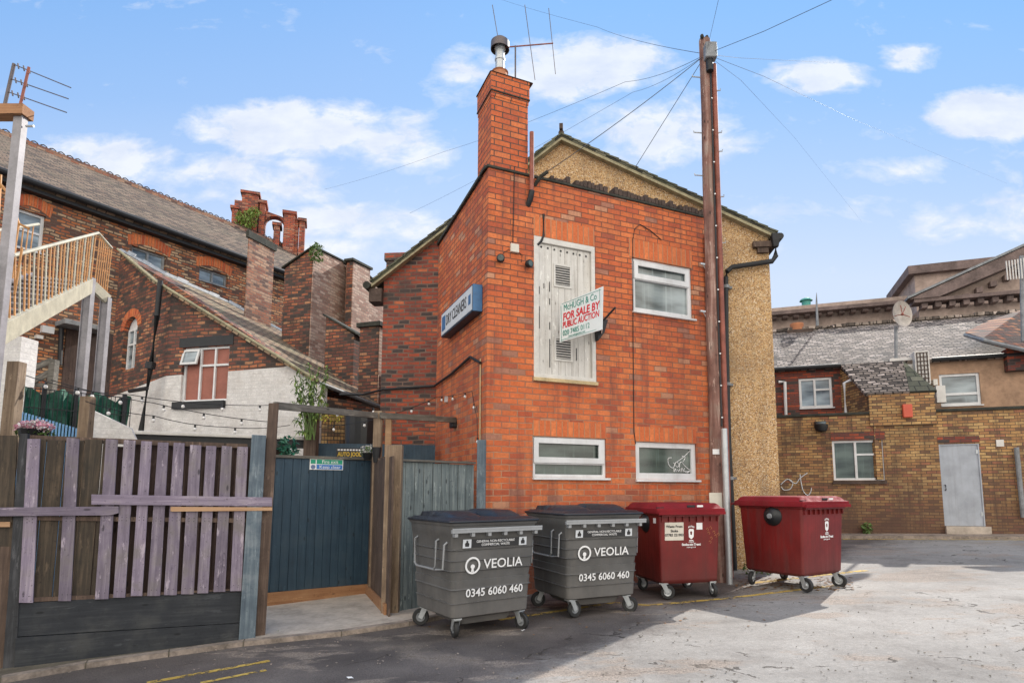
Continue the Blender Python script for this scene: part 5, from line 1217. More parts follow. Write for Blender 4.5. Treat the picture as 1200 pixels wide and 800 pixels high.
slimpost([(357.5,476),(372,476),(372,520)], 9.95, .14, M_browpost, 'thick dark timber stump post among the shrub leaves')
tag(obj('bay_plant', leaves(240, at(338,525,8.7), (.16,.14,.2), .04, seed=15), plain('glossy_leaf', (.02,.12,.07), .35, var=.4)), 'dark glossy green plant beside the shed left of the gate', 'plant')
# trellis with light brick behind it
a, b = at(374, 575, 11.6), at(408, 575, 11.8); FTr = Fr(a, b-a); Lt = (b-a).to_2d().length
z0_, z1_ = FTr.px(380,522)[1]-.5, FTr.px(380,478)[1]
tag(obj('garden_wall', MB().box(0, Lt-.1, .05, .3, -.2, z1_), M_yellowhi, None, FTr.M), 'short pale brick wall standing behind the wire trellis', 'wall')
mb = MB()
for i in range(10): mb.box(Lt*i/9-.004, Lt*i/9+.004, -.02, -.012, z0_, z1_)
for i in range(11): z = lerp(z0_, z1_, i/10); mb.box(0, Lt, -.022, -.014, z-.004, z+.004)
tag(obj('wire_trellis', mb, M_blackm, None, FTr.M), 'black wire trellis over the pale brick wall above the gate', 'trellis')
tag(obj('climbing_plant', leaves(140, at(388,487,11.5), (.3,.08,.14), .035, seed=21), plain('yellow_leaf', (.38,.33,.03), .6, var=.3)), 'yellow leafed climber on the wire trellis', 'plant')
c = at(425, 505, 11.2); tag(obj('black_tub', MB().lathe([(.0001,.35),(.3,.33),(.33,.28),(.3,-.6),(.0001,-.6)], Matrix.Translation(c), 18), M_black), 'large black tub standing behind the hoarding near the old brick wall', 'tub')
# festoon strings
def festoon(pts, label, step=.42, r=.005, drop=.04, sag=.06):
    t = thing('festoon_lights', label, 'string lights', Matrix.Translation(pts[0]))
    P = []
    for a, b in zip(pts[:-1], pts[1:]):
        for i in range(12): tt = i/12; q = a.lerp(b, tt); q.z -= sag*4*tt*(1-tt); P.append(q)
    P.append(pts[-1]); obj('cord', MB().tube(P, r, 5), M_cable, t, I)
    acc = step*.5
    for a, b in zip(P[:-1], P[1:]):
        d = (b-a).length; acc += d
        if acc >= step:
            acc = 0; h = obj('lamp_holder', MB().tube([b, b-Vector((0,0,drop))], .013, 6), M_black, t, I)
            obj('bulb', MB().blob((b.x, b.y, b.z-drop-.02), .022, .022, .026, 8, 6), M_bulb, h, I)
    return t
festoon([at(20,436,7), at(150,462,7.6), at(333,474,8.4), at(438,478,8.9)], 'uppermost festoon string crossing the yard in front of the whitewashed gable')
festoon([at(60,445,7), at(180,472,7.5), at(315,494,8.2)], 'middle festoon string sloping down across the whitewashed gable', sag=.03)
festoon([at(100,470,7), at(180,487,7.5), at(262,500,7.9), at(340,498,8.4)], 'lowest festoon string just above the flat shed roof', sag=.03)
festoon([at(374,500,9.5), at(446,490,9.), FS.w(*FS.px(512,465,-.05), -.05), FS.w(*FS.px(553,458,-.05), -.05), FS.w(*FS.px(559,490,-.05), -.05), FS.w(*FS.px(560,522,-.05),-.05)], 'festoon string fixed along the side wall of the orange brick building', step=.55, sag=.02)
tag(obj('cable_bundle', MB().tube([at(398,462,11.0), at(425,462,11.0), FG.w(*FG.px(450,456,-.05),-.05), FG.w(*FG.px(509,452,-.05),-.05), FS.w(*FS.px(530,437,-.04),-.04), FS.w(*FS.px(551,418,-.04),-.04), FS.w(*FS.px(563,425,-.03),-.03)], .022, 8), M_cable), 'thick black cable bundle climbing across the old brick and side wall', 'cable')

# ================================================================== WHITEWASHED EXTENSION (left middle)
K = at(185, 575, 14.); FW = Fr(K, -vpd(-2400)); FDd = vpd(-400)
FD = Fr(K, -FDd)            # u grows towards K, negative going back-left
P3u = FD.px(141, 297.5)
A3 = FW.w(*FW.px(187, 335)); B3 = FW.w(*FW.px(373, 449.5)); P3 = FD.w(*P3u)
rn = (B3-A3).cross(P3-A3).normalized()
def onroof(x, y):
    d = ray(x, y); return EYEV+d*((A3-EYEV).dot(rn)/d.dot(rn))
ex_t = thing('rear_extension', 'brick extension with whitewashed lower walls and a mossy sloping roof', 'building', FW.M)
WL = rect(FW, [(213,408),(268,404),(267,468),(213,472)])
def topz(fr, x): return None
uE = FW.px(373, 500)[0]; zK = FW.px(185, 334)[1]; zE = FW.px(373, 449.5)[1]
bl = [(185,441),(212,439),(266,435),(332,430),(342,428)]
blp = [FW.px(x, y) for x, y in bl]
def wtop(u): return lerp(zK, zE, u/uE)
xm = blp[-1]; zmn = wtop(xm[0])
obj('wall', MB().prism([(0,blp[0][1])]+blp[1:4]+[(xm[0], zmn-.0)]+[(0,zK)], 0, .3, [hole((WL[0],WL[1],max(WL[2],blp[2][1]+.03),WL[3]))]) if 0 else MB().prism([(0, blp[0][1]), blp[1], (WL[0]-.0, blp[1][1])][:1]+[(WL[0], blp[1][1]), (WL[0], WL[3]), (WL[1], WL[3]), (WL[1], blp[2][1]), blp[3], (blp[4][0], zmn), (0, zK)], 0, .3), M_darkbrick, ex_t)
obj('wall', MB().prism([(0,-.3),(uE,-.3),(uE,zE),(blp[4][0]+.001,zmn-.001),(blp[3][0],blp[3][1]-.001),(WL[1]+.0,blp[2][1]-.001),(WL[1],WL[2]),(WL[0],WL[2]),(WL[0],blp[1][1]-.001),(0,blp[0][1]-.001)], -.006, .3), M_whitewash, ex_t)
# splayed left wall
uF = P3u[0]; yy0 = FD.px(143, 463); yy1 = FD.px(185, 441)
RA = rect(FD, [(143.5,388),(160,380),(159,428),(144,436)])
zt3 = P3u[1]
archt = [(RA[0]+ (RA[1]-RA[0])*(.5-.5*math.cos(a*math.pi/8)), RA[3]+.28*math.sin(a*math.pi/8)) for a in range(9)]
ho = [(RA[0],RA[2])]+archt+[(RA[1],RA[2])]
obj('wall', MB().prism([(uF,yy0[1]),(-.002,blp[0][1]),(-.002,zK),(uF,zt3)], .0, .3, [ho]), M_darkbrick, ex_t, FD.M)
obj('wall', MB().prism([(uF,-.3),(-.002,-.3),(-.002,blp[0][1]-.001),(uF,yy0[1]-.001)], -.006, .3), M_whitewash, ex_t, FD.M)
wn = window(FD, ex_t, RA, M_glassb, [('v',.5,.05,0,1),('h',.62,.05,0,1)], fw=.06, rec=.10, m=M_white)
ar = MB(); seg = 9
for a in range(12):
    a0 = math.pi*a/12; a1_ = math.pi*(a+.85)/12; c_ = ((RA[0]+RA[1])/2, RA[3]-.02); rx_ = (RA[1]-RA[0])/2; 
    pts = [(c_[0]-rx_*math.cos(a0), c_[1]+.30*math.sin(a0)), (c_[0]-(rx_+.22)*math.cos(a0), c_[1]+.52*math.sin(a0)), (c_[0]-(rx_+.22)*math.cos(a1_), c_[1]+.52*math.sin(a1_)), (c_[0]-rx_*math.cos(a1_), c_[1]+.30*math.sin(a1_))]
    ar.prism(pts[::-1], -.012, .1)
obj('arch', ar, M_soldier, ex_t, FD.M)
obj('tympanum', MB().prism([(RA[0],RA[3])]+archt[1:-1]+[(RA[1],RA[3])], .12, .16), M_white, ex_t, FD.M)
# front window with brown blinds
wn = window(FW, ex_t, WL, M_curtain, [('v',.36,.045,0,1),('v',.67,.045,0,1),('h',.66,.05,.36,1)], fw=.055, rec=.06)
obj('lintel', MB().prism([(WL[0]-.12,WL[3]+.005),(WL[1]+.1,WL[3]+.005),(WL[1]+.1,WL[3]+.24),(WL[0]-.12,WL[3]+.24)], -.015, .1), M_blackm, ex_t, FW.M, bevel=.01)
obj('sill', MB().prism([(WL[0]-.16,WL[2]-.17),(WL[1]-.02,WL[2]-.17),(WL[1]-.02,WL[2]-.002),(WL[0]-.16,WL[2]-.002)], -.08, .12), M_blackm, ex_t, FW.M, bevel=.01)
ss = MB(); W_ = (WL[1]-WL[0]); ss.prism([(0,0),(W_*.36,0),(W_*.36,.38),(0,.38)], -.02, .02, [[(.05,.05),(.05,.33),(W_*.36-.05,.33),(W_*.36-.05,.05)]])
s_o = obj('open_sash', ss, M_white, wn, FW.at(WL[0]-.02, -.05, WL[3]-.42) @ Matrix.Rotation(R(-14), 4, 'X'))
obj('pane', MB().prism([(.03,.03),(W_*.36-.03,.03),(W_*.36-.03,.35),(.03,.35)], .0, .006), M_glassb, s_o)
# verge boards, roof and flashing
rp = [A3, B3, onroof(453, 481), onroof(447, 460), onroof(350, 402), onroof(268, 358), onroof(194, 326), P3+Vector((.0,.0,.01))]
rp = [p+Vector((0,0,.09)) for p in rp]
ro, RM = slab('roof', [rp[0]-FW.v*.14, rp[1]-FW.v*.14]+rp[2:], .08, M_extroof, ex_t)
mb = MB(); mb.tube([rp[7]-FW.v*.1, rp[0]-FW.v*.15, rp[1]-FW.v*.15], .03, 6); obj('verge', mb, M_verge, ex_t, I)
mb = MB(); Q = [p+Vector((0,.0,.01)) for p in rp[3:]]
for a, b in zip(Q[:-1], Q[1:]):
    n = 6
    for i in range(n):
        p = a.lerp(b, i/n); q = a.lerp(b, (i+.95)/n); h = Vector((0,0,random.uniform(.05,.12))); k = Vector((.02,-.14,-.03))
        mb.hexa([p+k, q+k, q+h, p+h], [p+k+Vector((0,.03,-.02)), q+k+Vector((0,.03,-.02)), q+h+Vector((0,.03,0)), p+h+Vector((0,.03,0))])
obj('flashing', mb, M_lead, ex_t, I)
sp = [onroof(382,412), onroof(398,420), onroof(419,447), onroof(404,441)]
sp = [p+rn*(.14 if rn.z > 0 else -.14) for p in sp]
slab('roof_light', sp, .05, M_glassb, ex_t)
# eaves lean-to at the low end
mb = MB(); mb.tube([rp[1]-Vector((0,0,.06)), rp[2]-Vector((0,0,.06))], .05, 8); obj('gutter', mb, M_lead, ex_t, I)
Gx = rp[2]-FW.v*.1; FG2 = Fr(FW.w(uE,0,.3), Vector((Gx.x, Gx.y, 0))-Vector(FW.w(uE,0,.3))); LG = (Vector((Gx.x,Gx.y))-FW.w(uE,0,.3).to_2d()).length
obj('wall', MB().box(0, LG, 0, .25, -.3, zE-.25), M_darkbrick, ex_t, FG2.M)
pe = thing('downpipe', 'black iron downpipe on the corner of the whitewashed extension', 'pipe', Matrix.Translation(at(178,480,13.8)))
obj('pipe', MB().tube([at(188,329,13.85), at(184,370,13.85), at(176.5,430,13.85), at(165.5,503,13.85), at(163,540,13.85)], .06, 10), M_blackm, pe, I, smooth=True)
obj('hopper', MB().tube([at(177,424,13.8), at(175.5,432,13.8)], .11, 8), M_blackm, pe, I)
obj('branch', MB().tube([at(172,455,13.8), at(152,458,14.2)], .05, 8), M_blackm, pe, I)

# ================================================================== LONG MILL BUILDING (left back)
FM = Fr(at(142, 575, 17.2), vpd(1050))
ml = thing('mill_building', 'long two storey sooty brick building with a tiled roof and crested ridge', 'building', FM.M)
uA = FM.px(-70, 300)[0]; uZ = FM.px(338, 300)[0]
e0 = FM.px(25, 213); e1 = FM.px(278, 304); se = (e1[1]-e0[1])/(e1[0]-e0[0]); ez = (e0[1]+e1[1])/2; se = 0
RWb = rect(FM, [(20,242),(54,254),(50,296),(17,290)])
RWa = rect(FM, [(154,288),(195,299),(194,318),(154,306)]); RWc = rect(FM, [(234,312),(268,323),(266,337),(233,328)])
obj('wall', MB().prism([(uA,-.4),(uZ,-.4),(uZ,ez),(uA,ez)], 0, .35, [hole(RWa), hole(RWb), hole(RWc)]), M_millbrick, ml)
for r_, nb in ((RWb, 1), (RWa, 2), (RWc, 2)):
    bars = [('v',.5,.06,0,1)] if nb == 2 else [('h',.5,.06,0,1)]
    window(FM, ml, r_, M_glassb, bars, fw=.07, rec=.1, m=M_white if nb == 1 else M_lead, sill=.03)
    W_ = r_[1]-r_[0]; mb = MB(); n = 15
    for i in range(n):
        t0, t1 = i/n, (i+.88)/n; f = lambda t: (r_[0]-.1+(W_+.2)*t, r_[3]-.02+.16*math.sin(math.pi*t)); a, b = f(t0), f(t1)
        mb.prism([a, b, (b[0]+(t1-.5)*.08, b[1]+.3), (a[0]+(t0-.5)*.08, a[1]+.3)], -.012, .05)
    obj('arch', mb, M_soldier, ml, FM.M)
v_r = 3.9; rz = (FM.px(31,167,v_r)[1]+FM.px(265,262,v_r)[1])/2
uR1 = FM.px(352, 298, v_r)[0]
slab('roof', [FM.w(uA, ez-.03, -.3), FM.w(uZ+.8, ez-.03, -.3), FM.w(uR1+1.5, rz, v_r), FM.w(uA, rz, v_r)], .12, M_millroof, ml)
slab('roof', [FM.w(uR1+1.5, rz, v_r+.01), FM.w(uA, rz, v_r+.01), FM.w(uA, ez, v_r*2), FM.w(uR1+1.5, ez, v_r*2)], .12, M_millroof, ml)
obj('gutter', MB().tube([(uA,-.36,ez-.02),(uZ+.8,-.36,ez-.02)], .085, 10), M_blackm, ml)
obj('eaves_board', MB().box(uA, uZ+.5, -.24, -.001, ez-.22, ez-.13), M_blackm, ml)
mb = MB(); u = uA
mb.box(uA, uR1, v_r-.1, v_r+.1, rz-.02, rz+.07)
while u < uR1-.2:
    mb.tube([(u,v_r,rz+.06),(u+.04,v_r,rz+.14),(u+.11,v_r,rz+.17),(u+.18,v_r,rz+.14),(u+.22,v_r,rz+.06)], .02, 4, cap=False); u += .24
obj('ridge_crest', mb, M_copebrick, ml)
mb = MB(); mb.box(uA, uR1, v_r-.13, v_r-.1, rz-.1, rz+.04); obj('ridge_band', mb, M_palebrick, ml)
# lower storey: boarded doors, canopy, lamp boxes
q = rect(FM, [(72,388),(132,384),(132,500),(72,500)]); obj('boarded_door', MB().box(q[0],q[1],-.05,-.002,q[2]-.5,q[3]), M_darkdoor, ml)
q = rect(FM, [(64,378),(117,386),(117,392),(64,383)]); obj('canopy', MB().box(q[0],q[1],-.6,-.002,q[2],q[3]), M_lead, ml, bevel=.01)
q = rect(FM, [(47,382),(61,384),(61,392),(47,390)]); tag(obj('alarm_box', MB().box(q[0],q[1],-.15,-.002,q[2],q[3]), M_white, None, FM.M), 'white box on the mill wall left of the lead canopy', 'box')
q = rect(FM, [(40,393),(48,394),(48,398),(40,397)]); tag(obj('bulkhead_lamp', MB().box(q[0],q[1],-.15,-.002,q[2],q[3]), M_whitedirty, None, FM.M), 'small bulkhead lamp below the white box on the mill wall', 'lamp')
obj('waste_pipe', MB().tube([(FM.px(70,385)[0],-.1,FM.px(70,385)[1]),(FM.px(68,428)[0],-.1,FM.px(68,428)[1])], .06, 8), M_blackm, ml)
# pale outbuilding below the stair
tag(obj('pale_lean_to', MB().box(at(-60,400,8.6).x, at(25,400,8.6).x, 8.6, 8.9, -.2, at(10,394,8.6).z), M_whitewash), 'pale lean-to wall beneath the steel stair at the left edge', 'wall')

M_sunside = brick('painted_sunlit_brick', [(.46,.29,.22),(.54,.38,.30),(.36,.2,.15),(.5,.36,.28),(.28,.16,.12)], (.34,.25,.2), bw=.23, rh=.085, stain=(.3,.2,.16), stain_amt=.6, stain_sc=1.4, distort=.05, ms=.012)  # paler brick colour stands in for sun on the right faces
# chimney stacks and stepped blocks between the mill and the gable house
def block(cx_, ytop, lx, rx, Y, m, name, label, cat='chimney', caph=0., ltop=None, rtop=None, mR=None, zb=-.3, vx=860):
    """corner at pixel cx_; left face runs back-left to lx, right face back-right to rx"""
    C = at(cx_, ytop, Y); ru = vpd(vx); lu = Vector((-ru.y, ru.x, 0)).normalized()
    def run(u, px_):
        d = ray(px_, 575); # intersect C+u*t with vertical plane through eye and px
        n = Vector((d.y, -d.x, 0)); return -(Vector((C.x, C.y, 0)).dot(n))/u.dot(n)
    L = run(lu, lx); Rr = run(ru, rx)
    FX = Fr(C, ru)       # u along right face, v = back-left
    zl = FX_z(C, lu, L, ltop, lx) if ltop else C.z; zr = FX_z(C, ru, Rr, rtop, rx) if rtop else C.z
    t = thing(name, label, cat, Matrix.Translation((C.x, C.y, 0)) @ FX.M.to_3x3().to_4x4())
    zd = zl+zr-C.z
    mb = MB(); mb.add([(0,0,zb),(Rr,0,zb),(Rr,L,zb),(0,L,zb),(0,0,C.z),(Rr,0,zr),(Rr,L,zd),(0,L,zl)], [(0,3,2,1),(4,5,6,7),(0,1,5,4),(1,2,6,5),(2,3,7,6),(3,0,4,7)])
    obj('brickwork', mb, m, t)
    if mR:  # thin slab added to paint the sunlit side
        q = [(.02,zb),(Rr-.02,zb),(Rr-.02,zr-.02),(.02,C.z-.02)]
        obj('sunlit_facing', MB().prism(q, -.03, -.001), mR, t)['label'] = 'side slab coloured pale as if sunlit'
    if caph:
        mb = MB(); e = .07
        lo = [(-e,-e,C.z),(Rr+e,-e,zr),(Rr+e,L+e,zd),(-e,L+e,zl)]; mb.add([(a,b,c+.002) for a,b,c in lo]+[(a,b,c+caph) for a,b,c in lo], [(0,3,2,1),(4,5,6,7),(0,1,5,4),(1,2,6,5),(2,3,7,6),(3,0,4,7)])
        obj('coping', mb, M_cope, t, bevel=.01)
    return t, FX, L, Rr, C
def FX_z(C, u, L, y, x): p = C+u*L; return at(x, y, p.y).z
stA = block(291, 279, 275.5, 306, 16.9, M_palebrick, 'chimney_stack', 'tall square brick stack rising in front of the mill roof', caph=.22)
block(366.5, 290, 321, 402, 16.2, M_darkbrick, 'stepped_brick_block', 'broad sooty brick block with a gabled top, right of the tall stack', 'building', caph=.05, ltop=315, rtop=312, mR=M_sunside)
block(413, 308, 396, 443.5, 17.4, M_palebrick, 'stepped_brick_block', 'pale lit brick block with a sloping top beside the old brick house', 'building', caph=.05, ltop=309, rtop=341, mR=M_sunside)
block(413, 306, 397, 425, 17.0, M_darkbrick, 'chimney_stack', 'slim rounded topped brick pier on the pale lit block', caph=.08, rtop=316, mR=M_sunside)
block(415, 392, 374, 419, 15.2, M_darkbrick, 'buttress_block', 'low sooty block with a sloping lead top between the stacks', 'wall', caph=.06, ltop=370)
block(444, 382, 415.5, 457, 14.7, M_darkbrick, 'chimney_stack', 'low broad sooty stack next to the old brick gable wall', caph=.12, mR=M_sunside)
# ruined arched stack on the ridge
ur = FM.px(272, 250, v_r)[0]; 
pR = FM.wp(312, 275, v_r); FX_ = Fr(pR, vpd(2600)); ru_t = thing('arched_stack', 'ruined red brick double stack joined by an arch on the ridge', 'chimney', FX_.at(0, 0, rz))
def R_(x0, y0, x1, y1, v0, v1, m=M_chimbrick, zb=None, bev=0):
    a = FM.px(x0, y0, v_r); b = FM.px(x1, y1, v_r); return (a[0], b[0], a[1], v0, v1)
M_ruin = brick('ruin_brick', [(.42,.09,.045),(.34,.07,.04),(.48,.13,.06),(.2,.06,.045),(.45,.2,.13)], (.16,.1,.08), bw=.25, rh=.085, stain=(.07,.04,.035), stain_amt=.6, stain_sc=1.6, distort=.04, ms=.012)
def pier(x0, x1, yt, v0, v1, cap=.0, name='pier', yb=None):
    a = FX_.px(x0, yt, v0); b = FX_.px(x1, yt, v0); mb = MB().box(a[0], b[0], v0, v1, rz-1.6, a[1])
    if cap: mb.box(a[0]-.07, b[0]+.07, v0-.07, v1+.07, a[1]+.001, a[1]+cap)
    return obj(name, mb, M_ruin, ru_t, FX_.M)
pier(275, 303, 234, 0, .9); pier(284, 303, 226, .02, .8, .12); pier(272, 279, 244, -.12, .6, .12); pier(304.5, 311, 238, -.05, .6, .14)
pier(334, 350, 254, 0, .7); pier(333, 346, 250, -.1, .5, .14); pier(351, 357.5, 259, -.08, .6, .14); pier(321, 328, 264, .0, .5, .14)
aa = FX_.px(311.5, 246, .1); bb_ = FX_.px(333, 256, .1); mb = MB(); n = 10; L = bb_[0]-aa[0]; zspr = FX_.px(320, 262, .1)[1]; ztop = aa[1]
for i in range(n):
    t0 = math.pi*i/n; t1 = math.pi*(i+1)/n; c_ = aa[0]+L/2; hh_ = (ztop-zspr)*.62
    o1 = (c_-math.cos(t0)*L/2, zspr+math.sin(t0)*hh_); o2 = (c_-math.cos(t1)*L/2, zspr+math.sin(t1)*hh_)
    zt1 = lerp(ztop, bb_[1], i/n); zt2 = lerp(ztop, bb_[1], (i+1)/n); mb.prism([o1, o2, (o2[0], zt2), (o1[0], zt1)], .1, .5)
obj('arch', mb, M_ruin, ru_t, FX_.M)
pc = at(288, 262, FM.w(0,0,v_r).y if 0 else at(288,262,21.5).y); fw_ = FX_.wp(288, 258, -.3)
lm = leaves(260, fw_, (.5,.25,.45), .10, seed=31); leaves(130, FX_.wp(298,249,-.3), (.3,.2,.25), .08, lm, 32); leaves(60, FX_.wp(289,272,-.3), (.2,.2,.25), .08, lm, 33)
tag(obj('ivy_clump', lm, M_leafl), 'bright green weed clump growing on the ruined arched stack', 'plant')
tag(obj('ivy_clump', leaves(150, at(371,296,16.), (.22,.2,.3), .07, seed=35), M_leaf), 'dark green weed clump on the apex of the broad sooty block', 'plant')

# ================================================================== RIGHT: YELLOW BRICK BUILDING
yb = thing('yellow_brick_building', 'low yellow brick rear building with a grey door across the yard', 'building', FR.M)
u0 = -3.5; u9 = FR.px(1330, 480)[0]
ztp = (FR.px(930,489)[1]+FR.px(1180,479)[1])/2
RWy = rect(FR, [(975,516),(1035,515),(1037,562),(977,563)]); RDy = rect(FR, [(1100,520),(1147,520),(1155,616),(1107,616)])
obj('wall', MB().prism([(u0,-.3),(RDy[0],-.3),(RDy[0],RDy[3]),(RDy[1],RDy[3]),(RDy[1],-.3),(u9,-.3),(u9,ztp),(u0,ztp)], 0, .35, [hole(RWy)]), M_yellow, yb)
obj('step', MB().box(RDy[0]-.0, RDy[1]+.08, -.12, .3, .2, RDy[2]-.005), M_conc, yb)
obj('coping', MB().box(u0, u9, -.05, .4, ztp, ztp+.07), M_cope, yb, bevel=.01)
obj('lintel', MB().box(RWy[0]-.02, RWy[1]+.05, -.012, .1, RWy[3]+.005, RWy[3]+.22), M_redrear, yb); obj('lintel', MB().box(RDy[0]-.02, RDy[1]+.02, -.012, .1, RDy[3]+.03, RDy[3]+.2), M_redrear, yb)
wn = window(FR, yb, RWy, M_glassb if 0 else M_glassd, [('v',.46,.06,0,1),('h',.64,.05,.46,1)], fw=.06, rec=.05, sill=None)
obj('sill', MB().box(RWy[0]-.03, RWy[1]+.03, -.05, .05, RWy[2]-.1, RWy[2]-.003), M_copebrick, wn, FR.M)
do = obj('door', MB().box(RDy[0]+.03, RDy[1]-.03, .02, .07, RDy[2], RDy[3]-.03), M_greydoor, yb, bevel=.005)
hu, hz = FR.px(1108, 571); mb = MB().tube([(hu,.015,hz+.07),(hu,-.03,hz+.05),(hu,-.03,hz-.05),(hu,.015,hz-.07)], .014, 6); obj('handle', mb, M_blackm, do, FR.M)
mb = MB()
for y in (529, 602): u, z = FR.px(1152 if y > 560 else 1147, y); mb.box(RDy[1]-.07, RDy[1]-.02, .005, .02, z-.05, z+.05)
obj('hinge', mb, M_galv, do, FR.M)
mb = MB(); mb.prism([(RDy[0],RDy[2]),(RDy[0]+.029,RDy[2]),(RDy[0]+.029,RDy[3]-.029),(RDy[1]-.029,RDy[3]-.029),(RDy[1]-.029,RDy[2]),(RDy[1],RDy[2]),(RDy[1],RDy[3]-.001),(RDy[0],RDy[3]-.001)], .0, .1); obj('door_frame', mb, M_greydoor, yb)
q = rect(FR, [(1018,462),(1095,457),(1095,482),(1018,487)]); obj('raised_parapet', MB().box(q[0], q[1], -.06, .55, ztp-.32, q[3]), M_yellowhi, yb)
q2 = rect(FR, [(1056.5,474),(1068,474),(1068,489),(1057,490)], -.06); tag(obj('alarm_box', MB().box(q2[0],q2[1],-.2,-.062,q2[2],q2[3]), M_alarm, None, FR.M, bevel=.02), 'orange red alarm box on the raised yellow brick parapet', 'alarm box')
u, z = FR.px(961, 499)
fl_ = thing('floodlight', 'black floodlight on the yellow brick wall beside the pebbledashed corner', 'lamp', FR.at(u, 0, z))
obj('bracket', MB().box(u-.14,u+.14,-.12,-.002,z+.05,z+.12), M_blackm, fl_, FR.M); obj('head', MB().lathe([(.0001,-.2),(.13,-.16),(.17,-.06),(.17,.02),(.0001,.04)], Matrix.Translation((u,-.22,z)), 16), M_blackm, fl_, FR.M, smooth=True); obj('shade', MB().lathe([(.12,.0),(.14,.06),(.0001,.07)], Matrix.Translation((u,-.22,z+.03)), 16), M_glassb, fl_, FR.M)
q = rect(FR, [(1167,515),(1176,515),(1176,523),(1167,523)]); tag(obj('vent_grille', MB().box(q[0],q[1],-.03,-.002,q[2],q[3]), M_whitedirty, None, FR.M), 'small white square vent right of the grey door', 'vent')
tag(obj('drainpipe', MB().tube([(FR.px(1191,524,-.1)[0],-.1,FR.px(1191,524,-.1)[1]), (FR.px(1196,570,-.1)[0],-.1,FR.px(1197,606,-.1)[1])], .055, 10), M_lead, None, FR.M), 'pale green drainpipe at the right edge of the yellow brick wall', 'pipe')
def Z9(p): return [(900+x/4, 440+y/4) for x, y in p]
tag(scribble(FR, [Z9([(60,510),(90,485),(115,500),(105,530),(75,535),(62,520)]), Z9([(100,490),(130,505),(150,480),(185,455)]), Z9([(150,462),(155,500),(165,540),(185,560),(200,545),(203,525)])], -.012, .012, M_signwhite, 'graffiti'), 'looping white graffiti scrawl on the yellow brick wall behind the lone red bin', 'graffiti')
wl = leaves(90, FR.w(FR.px(1015,620)[0], g(*frg(FR.px(1015,620)[0],-.1))+.2, -.12), (.14,.1,.17), .06, seed=41)
tag(obj('weed', wl, M_leaf), 'green weed at the foot of the yellow brick wall', 'weed')
# --- slate roofed building behind
sb_ = thing('slate_roofed_building', 'two storey building with a pale slate roof behind the yellow wall', 'building', FR.at(0, 1.2, 0))
v1 = 1.3; uL = -3.5; uMid = FR.px(985, 450, v1)[0]; uT = FR.px(1092, 450, v1)[0]; uRt = FR.px(1340, 430, v1)[0]
zeL = FR.px(950, 430, v1)[1]; zeR = FR.px(1150, 421, v1)[1]; ze = (zeL+zeR)/2
RWu = rect(FR, [(936,443),(975,442),(976,477),(937,478)], v1); RWr = rect(FR, [(1101,438),(1148,437),(1150,474),(1102,475)], v1)
zb_ = 1.8
o = obj('wall', MB().prism([(uL,zb_),(uMid,zb_),(uMid,ze),(uL,ze)], v1, v1+.3, [hole(RWu)]), M_redrear, sb_, FR.M)
o = obj('wall', MB().prism([(uT-.6,zb_),(uRt,zb_),(uRt,ze),(uT-.6,ze)], v1, v1+.3, [hole(RWr)]), M_render, sb_, FR.M); o['label'] = 'tan rendered upper wall'
def win2(r_, bars, gm):
    u0_,u1_,z0_,z1_ = r_; F2 = Fr(FR.w(0,0,v1), FR.u); return window(F2, sb_, r_, gm, bars, fw=.07, rec=.04, sill=.04)
win2(RWu, [('v',.48,.06,0,1),('h',.6,.05,.48,1)], M_glassb); win2(RWr, [('h',.36,.07,0,1)], M_glassb)
vr2 = 5.; zr2 = (FR.px(930,387,vr2)[1]+FR.px(1190,366,vr2)[1])/2
slab('roof', [FR.w(uL,ze+.02,v1-.15), FR.w(uRt,ze+.02,v1-.15), FR.w(uRt,zr2,vr2), FR.w(uL,zr2,vr2)], .1, M_slate, sb_)
slab('roof', [FR.w(uL,zr2,vr2+.01), FR.w(uRt,zr2,vr2+.01), FR.w(uRt,ze-1,vr2*2), FR.w(uL,ze-1,vr2*2)], .1, M_slate, sb_)
rr = random.Random(3); mb = MB()
u = uL
while u < uRt: h = rr.uniform(.03,.09); mb.box(u, u+.4, vr2-.13, vr2+.13, zr2-.03, zr2+h); u += .42
obj('ridge_tiles', mb, M_slate, sb_, FR.M)
mb = MB().tube([(uL,v1-.2,ze+.0),(uMid,v1-.2,ze)], .06, 8); mb.tube([(uT,v1-.2,ze),(uRt,v1-.2,ze)], .06, 8); obj('gutter', mb, M_blackm, sb_, FR.M)
# catslide wing
a = FR.wp(985, 428, v1-.16); a.z = FR.w(0,ze+.03).z; p1 = FR.w(uMid, ze+.03, v1-.16); p2 = FR.w(FR.px(1057,430,v1)[0], ze+.03, v1-.16)
p3 = FR.wp(1098, 456, -.1); p4 = FR.wp(1014, 462, -.1); p3.z = p4.z = (p3.z+p4.z)/2; pm = FR.wp(1066, 459, -.1); pm.z = p4.z
slab('wing_roof', [p4, pm, p2, p1], .08, M_slate, sb_); slab('wing_roof', [pm+Vector((.005,0,0)), p3, p2+Vector((.005,0,0))], .08, M_greentile, sb_)
pw1 = FR.w(uMid, 0, v1); pw2 = FR.wp(1022, 470, -.02); pw2.z = 0; FWg = Fr(pw1, pw2-pw1); Lw = (pw2-pw1).to_2d().length
obj('wall', MB().prism([(0,zb_),(Lw,zb_),(Lw,p4.z-.1),(0,ze-.06)], 0, .2), M_yellowhi, sb_, FWg.M)
mb = MB(); 
for (x, y0_, y1_) in ((921, 447, 487),): 
    a = FR.px(x, y0_, v1-.1); b = FR.px(x, y1_, v1-.1); mb.tube([(a[0]-.2, v1-.1, a[1]), (a[0]-.03, v1-.1, a[1]-.01), (b[0], v1-.1, b[1])], .045, 8)
tag(obj('white_pipe', mb, M_white, None, FR.M), 'white bent pipe left of the upper casement window', 'pipe')
